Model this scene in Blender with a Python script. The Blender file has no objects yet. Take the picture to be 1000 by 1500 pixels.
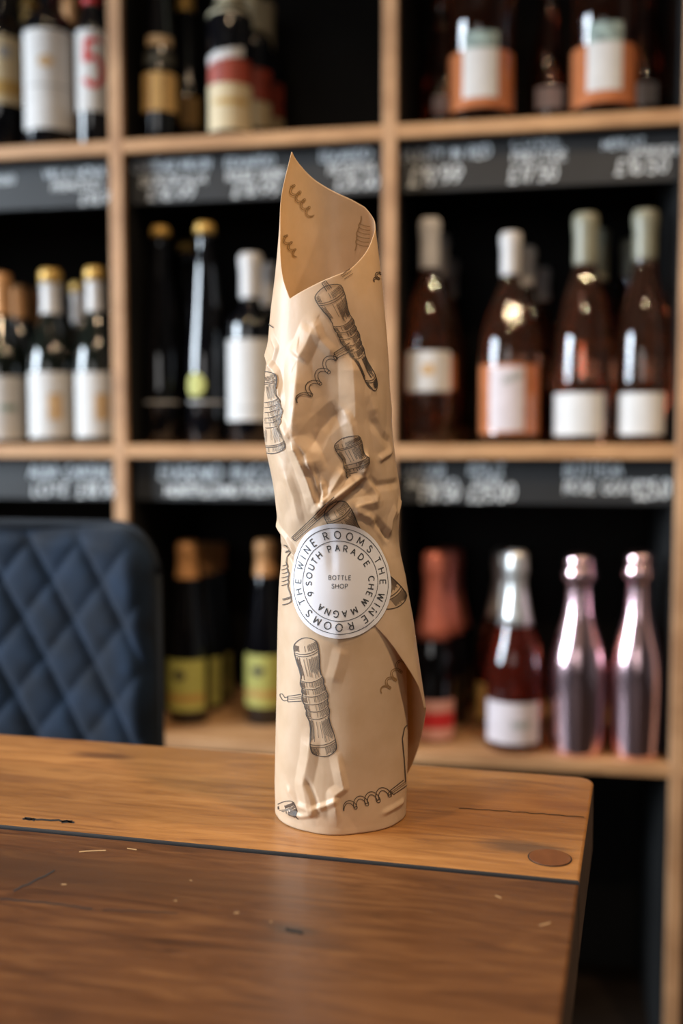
import bpy, bmesh, math, random
import numpy as np
from mathutils import Vector

random.seed(7); np.random.seed(7)
scn = bpy.context.scene
COL = scn.collection
rad = math.radians

# ------------------------------------------------------------------ camera
F, CX, CY = 1500.0, 500.0, 750.0            # focal length and centre in photo pixels (1000 x 1500)
YAW, PITCH = rad(10.33), math.atan(100.0 / F)
CAM = np.array([0.0, 0.0, 0.9755])
FH = np.array([-math.sin(YAW), math.cos(YAW), 0.0])
RT = np.array([math.cos(YAW), math.sin(YAW), 0.0])
ZU = np.array([0.0, 0.0, 1.0])
FW = FH * math.cos(PITCH) - ZU * math.sin(PITCH)
UP = FH * math.sin(PITCH) + ZU * math.cos(PITCH)

cd = bpy.data.cameras.new('camera'); cam = bpy.data.objects.new('camera', cd); COL.objects.link(cam)
cam.location = CAM; cam.rotation_euler = (math.pi / 2 - PITCH, 0, YAW)
cd.sensor_fit = 'VERTICAL'; cd.sensor_height = 36.0; cd.lens = F / 1500.0 * 36.0
cd.clip_start = 0.02
cd.dof.use_dof = True; cd.dof.focus_distance = 0.595; cd.dof.aperture_fstop = 3.2
scn.camera = cam

# ------------------------------------------------------------------ world, lights, exposure
w = bpy.data.worlds.new('world'); scn.world = w; w.use_nodes = True
w.node_tree.nodes['Background'].inputs[0].default_value = (0.62, 0.75, 1.0, 1)
w.node_tree.nodes['Background'].inputs[1].default_value = 0.5
vs = scn.view_settings
vs.view_transform = 'Standard'; vs.look = 'None'; vs.gamma = 1.0; vs.use_curve_mapping = False
vs.exposure = 0.0

def area(name, loc, aim, sx, sy, power, col, spread=180):
    l = bpy.data.lights.new(name, 'AREA'); l.shape = 'RECTANGLE'; l.size = sx; l.size_y = sy
    l.energy = power; l.color = col; l.spread = rad(spread)
    o = bpy.data.objects.new(name, l); COL.objects.link(o); o.location = loc
    o.rotation_euler = (Vector(aim) - Vector(loc)).to_track_quat('-Z', 'Y').to_euler()
    return o
def downlight(name, loc, aim, power, col, cone=98, blend=0.75):
    l = bpy.data.lights.new(name, 'SPOT'); l.energy = power; l.color = col; l.shadow_soft_size = 0.045
    l.spot_size = rad(cone); l.spot_blend = blend
    o = bpy.data.objects.new(name, l); COL.objects.link(o); o.location = loc
    o.rotation_euler = (Vector(aim) - Vector(loc)).to_track_quat('-Z', 'Y').to_euler()
    return o
# daylight through the window in the left wall, and an unseen fill light added behind the camera
area('window_daylight', (-2.96, 0.05, 1.55), (0.0, 1.05, 0.45), 1.1, 1.4, 60, (0.78, 0.89, 1.0), 90)
area('rear_fill_light', (-0.9, -3.38, 1.5), (-0.2, 1.0, 1.1), 1.8, 1.5, 20, (1.0, 0.95, 0.88))
# warm ceiling lamps of the shop
WARM = (1.0, 0.73, 0.46)
downlight('ceiling_downlight', (-0.55, 0.15, 2.70), (-0.45, 0.65, 0.7), 52, WARM)
downlight('ceiling_downlight', (0.60, 0.10, 2.70), (0.35, 0.65, 0.7), 75, WARM)
downlight('ceiling_downlight', (0.10, -0.9, 2.70), (0.05, 0.10, 0.7), 40, WARM)
downlight('ceiling_downlight', (1.45, 0.55, 2.70), (0.9, 0.85, 0.7), 60, WARM)

# ------------------------------------------------------------------ geometry helpers
def project(P):
    P = np.asarray(P, float); v = P - CAM; d = v @ FW
    return np.stack([CX + F * (v @ RT) / d, CY - F * (v @ UP) / d], -1)
def ray(px, py):
    return FW * F + RT * (px - CX) - UP * (py - CY)
def on_y(px, py, Y):
    r = ray(px, py); return CAM + r * ((Y - CAM[1]) / r[1])
def on_z(px, py, Z):
    r = ray(px, py); return CAM + r * ((Z - CAM[2]) / r[2])
def depth(P): return float((np.asarray(P) - CAM) @ FW)

def link(name, me, mat=None, parent=None, smooth=False):
    o = bpy.data.objects.new(name, me); COL.objects.link(o)
    if mat is not None and not me.materials: me.materials.append(mat)
    if parent is not None: o.parent = parent
    if smooth:
        me.polygons.foreach_set('use_smooth', [True] * len(me.polygons))
    return o
def mesh_obj(name, verts, faces, mat=None, parent=None, smooth=False):
    me = bpy.data.meshes.new(name)
    me.from_pydata([tuple(map(float, v)) for v in verts], [], faces); me.update()
    return link(name, me, mat, parent, smooth)
def bm_obj(name, bm, mat=None, parent=None, smooth=False):
    me = bpy.data.meshes.new(name); bm.normal_update(); bm.to_mesh(me); bm.free()
    return link(name, me, mat, parent, smooth)
def box_bm(bm, lo, hi):
    vs_ = [bm.verts.new((x, y, z)) for x in (lo[0], hi[0]) for y in (lo[1], hi[1]) for z in (lo[2], hi[2])]
    for f in ((0,1,3,2),(4,6,7,5),(0,4,5,1),(2,3,7,6),(0,2,6,4),(1,5,7,3)):
        bm.faces.new([vs_[i] for i in f])
def box(name, lo, hi, mat, parent=None, bevel=0.0, seg=2):
    bm = bmesh.new(); box_bm(bm, lo, hi)
    if bevel:
        bmesh.ops.bevel(bm, geom=bm.edges[:], offset=bevel, segments=seg, profile=0.5, affect='EDGES')
    bmesh.ops.recalc_face_normals(bm, faces=bm.faces[:])
    return bm_obj(name, bm, mat, parent)
def empty(name, loc=(0, 0, 0), rz=0.0):
    o = bpy.data.objects.new(name, None); COL.objects.link(o); o.location = loc; o.rotation_euler = (0, 0, rz)
    o.empty_display_size = 0.05
    return o
def tag(o, label=None, cat=None, group=None, kind=None):
    if label: o['label'] = label
    if cat: o['category'] = cat
    if group: o['group'] = group
    if kind: o['kind'] = kind
    return o
def lathe(prof, n=40, cap=True):
    verts, faces = [], []
    for r, z in prof:
        for k in range(n):
            a = 2 * math.pi * k / n
            verts.append((r * math.cos(a), r * math.sin(a), z))
    for i in range(len(prof) - 1):
        for k in range(n):
            k2 = (k + 1) % n
            faces.append((i * n + k, i * n + k2, (i + 1) * n + k2, (i + 1) * n + k))
    if cap:
        faces.append(tuple(range(n - 1, -1, -1)))
        b = (len(prof) - 1) * n
        faces.append(tuple(range(b, b + n)))
    return verts, faces

# ------------------------------------------------------------------ material helpers
def mat(name, col, rough=0.5, metal=0.0, coat=0.0, spec=0.5, noise=None, bump=None, trans=0.0, sheen=0.0):
    m = bpy.data.materials.new(name); m.use_nodes = True
    nt = m.node_tree; b = nt.nodes['Principled BSDF']
    b.inputs['Base Color'].default_value = (*col, 1); b.inputs['Roughness'].default_value = rough
    b.inputs['Metallic'].default_value = metal; b.inputs['Coat Weight'].default_value = coat
    b.inputs['Specular IOR Level'].default_value = spec; b.inputs['Transmission Weight'].default_value = trans
    b.inputs['Sheen Weight'].default_value = sheen
    tc = nt.nodes.new('ShaderNodeTexCoord')
    if noise:                                    # (scale, amount)
        n = nt.nodes.new('ShaderNodeTexNoise'); n.inputs['Scale'].default_value = noise[0]; n.inputs['Detail'].default_value = 4
        r = nt.nodes.new('ShaderNodeValToRGB'); k = noise[1]
        r.color_ramp.elements[0].color = tuple(c * (1 - k) for c in col) + (1,)
        r.color_ramp.elements[1].color = tuple(min(1, c * (1 + k)) for c in col) + (1,)
        r.color_ramp.elements[0].position = 0.3; r.color_ramp.elements[1].position = 0.7
        nt.links.new(tc.outputs['Object'], n.inputs['Vector']); nt.links.new(n.outputs['Fac'], r.inputs['Fac'])
        nt.links.new(r.outputs['Color'], b.inputs['Base Color'])
    if bump:                                     # (scale, strength)
        n2 = nt.nodes.new('ShaderNodeTexNoise'); n2.inputs['Scale'].default_value = bump[0]; n2.inputs['Detail'].default_value = 5
        bp = nt.nodes.new('ShaderNodeBump'); bp.inputs['Strength'].default_value = bump[1]; bp.inputs['Distance'].default_value = 0.001
        nt.links.new(tc.outputs['Object'], n2.inputs['Vector']); nt.links.new(n2.outputs['Fac'], bp.inputs['Height'])
        nt.links.new(bp.outputs['Normal'], b.inputs['Normal'])
    return m

def wood(name, c_dark, c_mid, c_light, rough=0.4, stretch=(1.2, 14, 14), bump=0.25, stain=None, coat=0.0, scale=6.0):
    m = bpy.data.materials.new(name); m.use_nodes = True
    nt = m.node_tree; N = nt.nodes; L = nt.links; b = N['Principled BSDF']
    tc = N.new('ShaderNodeTexCoord'); mp = N.new('ShaderNodeMapping'); mp.inputs['Scale'].default_value = stretch
    L.new(tc.outputs['Object'], mp.inputs['Vector'])
    n1 = N.new('ShaderNodeTexNoise'); n1.inputs['Scale'].default_value = scale; n1.inputs['Detail'].default_value = 11
    n1.inputs['Roughness'].default_value = 0.68; n1.inputs['Distortion'].default_value = 1.1
    L.new(mp.outputs['Vector'], n1.inputs['Vector'])
    r1 = N.new('ShaderNodeValToRGB'); e = r1.color_ramp.elements
    e[0].position = 0.30; e[0].color = (*c_dark, 1); e[1].position = 0.72; e[1].color = (*c_light, 1)
    mid = e.new(0.5); mid.color = (*c_mid, 1)
    L.new(n1.outputs['Fac'], r1.inputs['Fac'])
    # broad tonal patches
    n2 = N.new('ShaderNodeTexNoise'); n2.inputs['Scale'].default_value = 3.4; n2.inputs['Detail'].default_value = 6
    mp2 = N.new('ShaderNodeMapping'); mp2.inputs['Scale'].default_value = (1.6, 4.5, 4.5)
    L.new(tc.outputs['Object'], mp2.inputs['Vector']); L.new(mp2.outputs['Vector'], n2.inputs['Vector'])
    r2 = N.new('ShaderNodeValToRGB'); r2.color_ramp.elements[0].position = 0.32; r2.color_ramp.elements[1].position = 0.68
    r2.color_ramp.elements[0].color = (0.50, 0.44, 0.40, 1); r2.color_ramp.elements[1].color = (1.0, 1.0, 1.0, 1)
    L.new(n2.outputs['Fac'], r2.inputs['Fac'])
    mx = N.new('ShaderNodeMix'); mx.data_type = 'RGBA'; mx.blend_type = 'MULTIPLY'; mx.inputs[0].default_value = 0.75
    L.new(r1.outputs['Color'], mx.inputs[6]); L.new(r2.outputs['Color'], mx.inputs[7])
    out = mx.outputs[2]
    for (cx, cy, rx, ry, col, amt) in (stain or []):      # knots and stains at their own place on the board
        mp3 = N.new('ShaderNodeMapping'); mp3.inputs['Location'].default_value = (-cx / rx, -cy / ry, 0)
        mp3.inputs['Scale'].default_value = (1 / rx, 1 / ry, 0.0)
        L.new(tc.outputs['Object'], mp3.inputs['Vector'])
        nz = N.new('ShaderNodeTexNoise'); nz.inputs['Scale'].default_value = 1.7
        L.new(mp3.outputs['Vector'], nz.inputs['Vector'])
        ad = N.new('ShaderNodeMix'); ad.data_type = 'RGBA'; ad.blend_type = 'LINEAR_LIGHT'; ad.inputs[0].default_value = 0.35
        L.new(mp3.outputs['Vector'], ad.inputs[6]); L.new(nz.outputs['Color'], ad.inputs[7])
        ln = N.new('ShaderNodeVectorMath'); ln.operation = 'LENGTH'; L.new(ad.outputs[2], ln.inputs[0])
        mr = N.new('ShaderNodeMapRange'); mr.inputs['From Min'].default_value = 1.0; mr.inputs['From Max'].default_value = 0.25
        mr.inputs['To Min'].default_value = 0.0; mr.inputs['To Max'].default_value = amt; mr.interpolation_type = 'SMOOTHSTEP'
        L.new(ln.outputs['Value'], mr.inputs['Value'])
        m2 = N.new('ShaderNodeMix'); m2.data_type = 'RGBA'; m2.inputs[7].default_value = (*col, 1)
        L.new(mr.outputs['Result'], m2.inputs[0]); L.new(out, m2.inputs[6]); out = m2.outputs[2]
    L.new(out, b.inputs['Base Color'])
    b.inputs['Roughness'].default_value = rough; b.inputs['Coat Weight'].default_value = coat
    b.inputs['Coat Roughness'].default_value = 0.22
    rr = N.new('ShaderNodeMapRange'); rr.inputs['To Min'].default_value = rough - 0.08; rr.inputs['To Max'].default_value = rough + 0.14
    L.new(n1.outputs['Fac'], rr.inputs['Value']); L.new(rr.outputs['Result'], b.inputs['Roughness'])
    bp = N.new('ShaderNodeBump'); bp.inputs['Strength'].default_value = bump; bp.inputs['Distance'].default_value = 0.0012
    L.new(n1.outputs['Fac'], bp.inputs['Height']); L.new(bp.outputs['Normal'], b.inputs['Normal'])
    return m

M = {}
M['oak'] = wood('oak_board', (0.38, 0.195, 0.085), (0.54, 0.305, 0.145), (0.64, 0.39, 0.205), rough=0.5, stretch=(1.2, 10, 10))
M['oak_up'] = wood('oak_upright', (0.38, 0.20, 0.095), (0.52, 0.30, 0.155), (0.62, 0.39, 0.215), rough=0.5, stretch=(10, 10, 1.2))
M['black_panel'] = mat('black_painted_panel', (0.010, 0.010, 0.010), rough=0.75, spec=0.2, noise=(6, 0.3))
M['chalkboard'] = mat('chalkboard_paint', (0.012, 0.0135, 0.0155), rough=0.55, noise=(9, 0.35), bump=(300, 0.1))
M['chalk'] = mat('chalk_line', (0.74, 0.79, 0.86), rough=0.9, noise=(180, 0.25))
M['wall'] = mat('dark_wall_paint', (0.17, 0.165, 0.155), rough=0.8, noise=(3, 0.15))
M['ceiling'] = mat('ceiling_paint', (0.36, 0.33, 0.29), rough=0.9, noise=(3, 0.08))
M['floor'] = wood('floor_boards', (0.012, 0.008, 0.006), (0.020, 0.013, 0.009), (0.030, 0.019, 0.012), rough=0.45)
M['frame'] = mat('window_frame_paint', (0.55, 0.56, 0.57), rough=0.5, noise=(5, 0.05))

# ------------------------------------------------------------------ room shell
X0, X1, Y0, Y1, ZC = -3.0, 2.7, -3.5, 2.02, 2.75
def struct(o): o['kind'] = 'structure'; return o
struct(box('floor', (X0 - .1, Y0 - .1, -0.06), (X1 + .1, Y1 + .1, 0.0), M['floor']))
struct(box('ceiling', (X0 - .1, Y0 - .1, ZC), (X1 + .1, Y1 + .1, ZC + .08), M['ceiling']))
struct(box('wall_back', (X0, Y1, 0), (X1, Y1 + .1, ZC), M['wall']))
struct(box('wall_right', (X1, Y0, 0), (X1 + .1, Y1, ZC), M['wall']))
def wall_hole(name, axis, pos, a0, a1, h0, h1, z0, z1, th):
    bm = bmesh.new()
    for (p, q, r, s) in ((a0, h0, 0, ZC), (h1, a1, 0, ZC), (h0, h1, 0, z0), (h0, h1, z1, ZC)):
        if axis == 'x': box_bm(bm, (pos - th, p, r), (pos, q, s))
        else: box_bm(bm, (p, pos - th, r), (q, pos, s))
    return struct(bm_obj(name, bm, M['wall']))
wall_hole('wall_left', 'x', X0, Y0, Y1, -0.62, 0.72, 0.68, 2.22, 0.1)
wall_hole('wall_front', 'y', Y0, X0, X1, -1.85, 0.05, 0.70, 2.30, 0.1)
def window(name, axis, pos, h0, h1, z0, z1):
    e = empty(name, (pos, (h0 + h1) / 2, z0) if axis == 'x' else ((h0 + h1) / 2, pos, z0)); e['kind'] = 'structure'
    half = (h1 - h0) / 2; H = z1 - z0
    for (a, b, c, d) in ((-half, -half + .05, 0, H), (half - .05, half, 0, H), (-half, half, 0, .05), (-half, half, H - .05, H), (-.02, .02, 0, H)):
        lo, hi = ((-.09, a, c), (-.03, b, d)) if axis == 'x' else ((a, -.09, c), (b, -.03, d))
        box('window_frame', lo, hi, M['frame'], e)
window('window_1', 'x', X0, -0.62, 0.72, 0.68, 2.22)
window('window_2', 'y', Y0, -1.85, 0.05, 0.70, 2.30)

# ------------------------------------------------------------------ shelving unit
YS = 1.56                                   # front plane of the shelving
SD = 0.36                                   # depth
def shelf_z(px, py): return on_y(px, py, YS)[2]
ZS = {'top': (shelf_z(571, 203), shelf_z(571, 182)), 'mid': (shelf_z(571, 672), shelf_z(571, 651)),
      'low': (shelf_z(930, 1137), shelf_z(930, 1118))}
TH = ZS['mid'][1] - ZS['mid'][0]
UX = [on_y(170, 300, YS)[0], on_y(570, 300, YS)[0], on_y(1004, 600, YS)[0]]
UT = 0.0225
PITCHX = 0.437
uprights = [UX[0] - 2 * PITCHX, UX[0] - PITCHX] + UX + [UX[2] + PITCHX]
ztop_b = ZS['top'][1] + 0.47
unit = tag(empty('shelving_unit', ((UX[0] + UX[2]) / 2, YS + SD / 2, 0)), 'oak cube shelving with black back panel holding rows of wine bottles', 'shelf')
org = np.array(unit.location)
def ubox(name, lo, hi, m, bevel=0.0015):
    return box(name, np.array(lo) - org, np.array(hi) - org, m, unit, bevel, 1)
for x in uprights:
    ubox('upright', (x - UT / 2, YS, 0), (x + UT / 2, YS + SD, ztop_b + .02), M['oak_up'])
for i in range(len(uprights) - 1):
    a, b = uprights[i] + UT / 2, uprights[i + 1] - UT / 2
    for zb, zt in (ZS['top'], ZS['mid'], ZS['low'], (ztop_b, ztop_b + TH)):
        ubox('shelf_board', (a - .001, YS + .0005, zb), (b + .001, YS + SD, zt), M['oak'])
    # black painted lining of each bay
ubox('back_panel', (uprights[0], YS + SD, 0), (uprights[-1], YS + SD + .012, ztop_b + .02), M['black_panel'], 0)
for i in range(len(uprights) - 1):
    a, b = uprights[i] + UT / 2, uprights[i + 1] - UT / 2
    for x0, x1 in ((a, a + .002), (b - .002, b)):
        for z0, z1 in ((ZS['top'][1], ztop_b), (ZS['mid'][1], ZS['top'][0]), (ZS['low'][1], ZS['mid'][0]), (.003, ZS['low'][0])):
            ubox('side_lining', (x0, YS + .012, z0), (x1, YS + SD, z1), M['black_panel'], 0)
    for zb, zt in (ZS['top'], ZS['mid'], ZS['low']):
        ubox('ceiling_lining', (a, YS + .012, zb - .002), (b, YS + SD, zb), M['black_panel'], 0)

# ------------------------------------------------------------------ stroke lettering
def arc(cx, cy, rx, ry, a0, a1, n=14):
    return [(cx + rx * math.cos(rad(a0 + (a1 - a0) * i / n)), cy + ry * math.sin(rad(a0 + (a1 - a0) * i / n))) for i in range(n + 1)]
G = {
 'A': (.70, [[(0,0),(.35,1),(.70,0)], [(.13,.36),(.57,.36)]]),
 'B': (.58, [[(0,0),(0,1),(.30,1)] + arc(.30,.77,.21,.23,90,-90) + [(0,.54)], [(.30,.54)] + arc(.32,.27,.25,.27,90,-90) + [(0,0)]]),
 'C': (.72, [arc(.42,.5,.42,.5,48,312,20)]),
 'D': (.70, [[(0,0),(0,1),(.25,1)] + arc(.25,.5,.45,.5,90,-90,18) + [(0,0)]]),
 'E': (.52, [[(.52,1),(0,1),(0,0),(.52,0)], [(0,.53),(.45,.53)]]),
 'F': (.50, [[(.50,1),(0,1),(0,0)], [(0,.53),(.42,.53)]]),
 'G': (.78, [arc(.42,.5,.42,.5,48,325,20) + [(.78,.46),(.48,.46)]]),
 'H': (.68, [[(0,0),(0,1)], [(.68,0),(.68,1)], [(0,.53),(.68,.53)]]),
 'I': (.06, [[(.03,0),(.03,1)]]),
 'J': (.35, [[(.35,1),(.35,.25)] + arc(.15,.22,.2,.22,0,-150,8)]),
 'K': (.6, [[(0,0),(0,1)], [(.58,1),(0,.42)], [(.2,.6),(.6,0)]]),
 'L': (.48, [[(0,1),(0,0),(.48,0)]]),
 'M': (.84, [[(0,0),(.06,1),(.42,.2),(.78,1),(.84,0)]]),
 'N': (.68, [[(0,0),(0,1),(.68,0),(.68,1)]]),
 'O': (.86, [arc(.43,.5,.43,.5,90,450,28)]),
 'P': (.55, [[(0,0),(0,1),(.28,1)] + arc(.28,.74,.27,.26,90,-90) + [(0,.48)]]),
 'R': (.60, [[(0,0),(0,1),(.28,1)] + arc(.28,.74,.26,.26,90,-90) + [(0,.48)], [(.26,.48),(.60,0)]]),
 'S': (.55, [[(.50,.84),(.42,.95),(.28,1),(.13,.96),(.04,.84),(.05,.70),(.15,.60),(.30,.53),(.45,.45),(.54,.32),(.53,.16),(.43,.04),(.27,0),(.11,.03),(0,.15)]]),
 'T': (.62, [[(0,1),(.62,1)], [(.31,1),(.31,0)]]),
 'U': (.66, [[(0,1),(0,.32)] + arc(.33,.32,.33,.32,180,360,12) + [(.66,1)]]),
 'V': (.66, [[(0,1),(.33,0),(.66,1)]]),
 'W': (.98, [[(0,1),(.25,0),(.49,.95),(.73,0),(.98,1)]]),
 'X': (.64, [[(0,0),(.64,1)], [(0,1),(.64,0)]]),
 'Q': (.86, [arc(.43,.5,.43,.5,90,450,28), [(.55,.25),(.86,-.08)]]),
 '3': (.52, [arc(.25,.76,.23,.24,150,-90,10) + arc(.25,.27,.27,.27,90,-150,12)]),
 'Y': (.62, [[(0,1),(.31,.48),(.62,1)], [(.31,.48),(.31,0)]]),
 'Z': (.58, [[(0,1),(.58,1),(0,0),(.58,0)]]),
 '0': (.58, [arc(.29,.5,.29,.5,90,450,22)]),
 '1': (.25, [[(0,.78),(.22,1),(.22,0)]]),
 '2': (.55, [arc(.27,.73,.27,.27,160,-30,10) + [(0,0),(.55,0)]]),
 '4': (.6, [[(.45,0),(.45,1),(0,.3),(.6,.3)]]),
 '5': (.55, [[(.5,1),(.08,1),(.04,.55)] + arc(.26,.32,.28,.32,125,-150,14)]),
 '6': (.56, [arc(.28,.3,.28,.3,90,450,18), [(.02,.4),(.12,.72),(.40,1)]]),
 '7': (.52, [[(0,1),(.52,1),(.16,0)]]),
 '8': (.54, [arc(.27,.76,.22,.24,90,450,16), arc(.27,.27,.27,.27,90,450,16)]),
 '9': (.56, [arc(.28,.70,.28,.30,90,450,18), [(.54,.60),(.44,.28),(.16,0)]]),
 '£': (.62, [[(.55,.84)] + arc(.36,.76,.2,.24,40,180,8) + [(.18,.15),(0,0),(.62,.02)], [(.02,.5),(.42,.5)]]),
 '.': (.1, [[(.03,0),(.07,.07)]]), ' ': (.42, []), "'": (.1, [[(.05,1),(.02,.8)]]),
}
def text_strokes(s, gap=0.22):
    """polylines of a line of text with cap height 1; returns strokes and total width"""
    x, out = 0.0, []
    for ch in s:
        wd, st = G[ch]
        for p in st: out.append([(x + a, b) for a, b in p])
        x += wd + gap
    return out, x - gap
def dense(pl, step):
    out = [pl[0]]
    for a, b in zip(pl[:-1], pl[1:]):
        n = max(1, int(math.ceil(math.hypot(b[0] - a[0], b[1] - a[1]) / step)))
        for i in range(1, n + 1): out.append((a[0] + (b[0] - a[0]) * i / n, a[1] + (b[1] - a[1]) * i / n))
    return out
def ribbons(polys, width, step):
    """2-D polylines -> flat strips: returns Nx2 vertices and quads; width may be a number or a list"""
    V, Fc = [], []
    for i, pl in enumerate(polys):
        wd = width[i] if isinstance(width, (list, tuple)) else width
        pl = dense(pl, step); P = np.array(pl, float)
        if len(P) < 2: continue
        T = np.gradient(P, axis=0); T /= (np.linalg.norm(T, axis=1, keepdims=True) + 1e-12)
        Nn = np.stack([-T[:, 1], T[:, 0]], 1) * wd / 2
        b = len(V)
        for p, n in zip(P, Nn): V.append(p + n); V.append(p - n)
        for k in range(len(P) - 1):
            Fc.append((b + 2 * k, b + 2 * k + 1, b + 2 * k + 3, b + 2 * k + 2))
    return np.array(V), Fc

# ------------------------------------------------------------------ chalkboard strips
REC = 0.03
def strip(name_label, x0, x1, zt, zb, words, tilt=0.0, clip=None):
    e = tag(empty('chalkboard_strip', ((x0 + x1) / 2, YS + REC, zb)), name_label, 'chalkboard', 'chalkboard price strips under the shelves')
    o = np.array(e.location)
    box('board', np.array((x0, YS + REC, zb)) - o, np.array((x1, YS + REC + .008, zt)) - o, M['chalkboard'], e, 0.001, 1)
    Yc = YS + REC - 0.0006
    for (px, py, wpx, hpx, s, slope) in words:
        st, tw = text_strokes(s, 0.20)
        rs = random.Random(s + str(px))
        polys = []
        for p in st:
            jx, jy, sk = rs.uniform(-.04, .04), rs.uniform(-.07, .07), rs.uniform(.02, .16)
            q = [((a + sk * b + jx) / tw * wpx, (b + jy) * hpx) for a, b in p]
            polys.append([(px + a, py - b + slope * a) for a, b in q])
        V, Fc = ribbons(polys, 0.105 * hpx + 0.5, 2.0)
        pts = [on_y(v[0], v[1], Yc) for v in V]
        pts = [(min(max(p[0], x0 + .002), x1 - .002), p[1], min(max(p[2], zb + .002), zt - .002)) for p in pts]
        mesh_obj('chalk_lettering', np.array(pts) - o, Fc, M['chalk'], e)
def bay(i): return UX[i] + UT / 2 + .002, UX[i + 1] - UT / 2 - .002
zt1, zb1 = ZS['top'][0], shelf_z(571, 276)
zt2, zb2 = ZS['mid'][0], shelf_z(571, 738)
lx0, lx1 = UX[0] - PITCHX + UT / 2 + .002, UX[0] - UT / 2 - .002
strip('chalkboard strip with faint writing under the shelf of white-labelled reds', lx0, lx1, zt1 - .002, zb1,
      [(64, 262, 88, 13, 'VILLA NOVA', -.05), (76, 280, 70, 12, 'PRIMITIVO', -.05), (118, 298, 52, 15, '£18.99', -.04), (-14, 270, 34, 11, 'ROSSO', -.05)])
strip('chalkboard strip with three chalked wine names and prices behind the paper tip', *bay(0), zt1 - .002, zb1,
      [(193, 252, 114, 15, 'CHATEAU VALON', -.05), (206, 272, 96, 13, 'BORDEAUX', -.05), (216, 293, 68, 17, '£16.99', -.04),
       (331, 246, 70, 14, 'EDUARDO', -.05), (332, 265, 84, 13, 'ROUGE ANDRE', -.05), (341, 288, 64, 18, '£18.99', -.05),
       (469, 237, 74, 15, 'EDUARDO', -.06), (481, 256, 68, 14, 'RESERVA', -.06), (491, 278, 62, 17, '£25.00', -.05)])
strip('chalkboard strip with three chalked prices under the tall rosé magnums', *bay(1), zt1 - .002, zb1,
      [(590, 237, 128, 17, "PURITY IN RED", -.06), (600, 271, 74, 24, '£19.99', -.06), (750, 217, 70, 13, 'CUVEE', -.06), (750, 238, 78, 15, 'PRESTIGE', -.06),
       (745, 268, 70, 22, '£17.50', -.06), (882, 219, 60, 14, 'MERLOT', -.06), (924, 229, 72, 12, 'BARRIQUE', -.06), (902, 255, 74, 21, '£16.50', -.06)])
strip('chalkboard strip with two chalked lines above the blue chair', lx0, lx1, zt2 - .002, zb2,
      [(43, 700, 120, 18, 'ALBA CANTINE', 0), (48, 725, 50, 17, 'LOTE', 0), (114, 727, 54, 20, '£18.99', 0)])
strip('chalkboard strip with two long chalked lines under the slender flute bottles', *bay(0), zt2 - .002, zb2,
      [(234, 702, 90, 20, 'EUGENIO', 0), (340, 701, 58, 19, 'BUCCI', 0), (242, 726, 106, 16, 'MONTEPULCIANO', 0), (357, 725, 64, 16, 'RISERVA', 0)])
strip('chalkboard strip with three chalked prices above the pink metallic bottles', *bay(1), zt2 - .002, zb2,
      [(588, 697, 62, 16, 'LAMOUR', 0), (598, 716, 70, 14, 'ROSATO', 0), (614, 738, 58, 20, '£19.50', -.15), (685, 694, 54, 15, 'BRUT', 0), (694, 710, 42, 13, 'ROSE', 0),
       (685, 737, 68, 22, '£25.00', -.08), (827, 697, 84, 19, 'BOTTEGA', 0), (826, 722, 104, 17, 'ROSE GOLD', 0), (930, 731, 58, 26, '£25.00', -.05)])

# ------------------------------------------------------------------ bottles
M['glass_dark'] = mat('dark_green_glass', (0.006, 0.008, 0.006), rough=0.06, coat=0.4, spec=0.55)
M['glass_black'] = mat('black_glass', (0.003, 0.003, 0.004), rough=0.05, coat=0.4, spec=0.55)
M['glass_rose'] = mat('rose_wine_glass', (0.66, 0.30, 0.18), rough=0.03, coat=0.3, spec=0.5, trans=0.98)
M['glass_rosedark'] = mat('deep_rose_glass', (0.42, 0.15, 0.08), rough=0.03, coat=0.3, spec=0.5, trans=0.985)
M['glass_red'] = mat('red_rose_glass', (0.60, 0.09, 0.05), rough=0.03, coat=0.3, spec=0.5, trans=0.95)
M['amber'] = mat('painted_label_through_rose', (0.42, 0.145, 0.058), rough=0.12, coat=0.6, noise=(30, 0.12))
M['pinkmetal'] = mat('pink_mirror_coating', (0.90, 0.62, 0.67), rough=0.2, metal=1.0)
M['f_white'] = mat('white_foil', (0.50, 0.48, 0.47), rough=0.35, noise=(40, 0.06))
M['f_gold'] = mat('gold_foil', (0.62, 0.38, 0.10), rough=0.35, metal=0.4, noise=(40, 0.1))
M['f_tan'] = mat('copper_tan_foil', (0.60, 0.30, 0.12), rough=0.4, metal=0.25, noise=(40, 0.1))
M['f_red'] = mat('red_foil', (0.42, 0.010, 0.012), rough=0.4)
M['f_cream'] = mat('cream_foil', (0.55, 0.50, 0.34), rough=0.4, noise=(40, 0.06))
M['f_sage'] = mat('sage_foil', (0.22, 0.215, 0.155), rough=0.35, noise=(40, 0.08))
M['f_salmon'] = mat('salmon_foil', (0.66, 0.20, 0.14), rough=0.33, metal=0.35, noise=(60, 0.12), bump=(120, 0.6))
M['f_silver'] = mat('silver_foil', (0.62, 0.63, 0.62), rough=0.28, metal=0.7, noise=(60, 0.12), bump=(120, 0.6))
M['f_black'] = mat('black_foil', (0.02, 0.02, 0.02), rough=0.3)
M['l_white'] = mat('white_label_paper', (0.55, 0.54, 0.53), rough=0.6, noise=(60, 0.05))
M['l_cream'] = mat('cream_label_paper', (0.54, 0.44, 0.27), rough=0.6, noise=(60, 0.06))
M['l_pink'] = mat('pale_pink_label_paper', (0.54, 0.48, 0.50), rough=0.6, noise=(60, 0.06))
M['l_gold'] = mat('gold_label_paper', (0.62, 0.38, 0.13), rough=0.5, noise=(60, 0.1))
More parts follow.
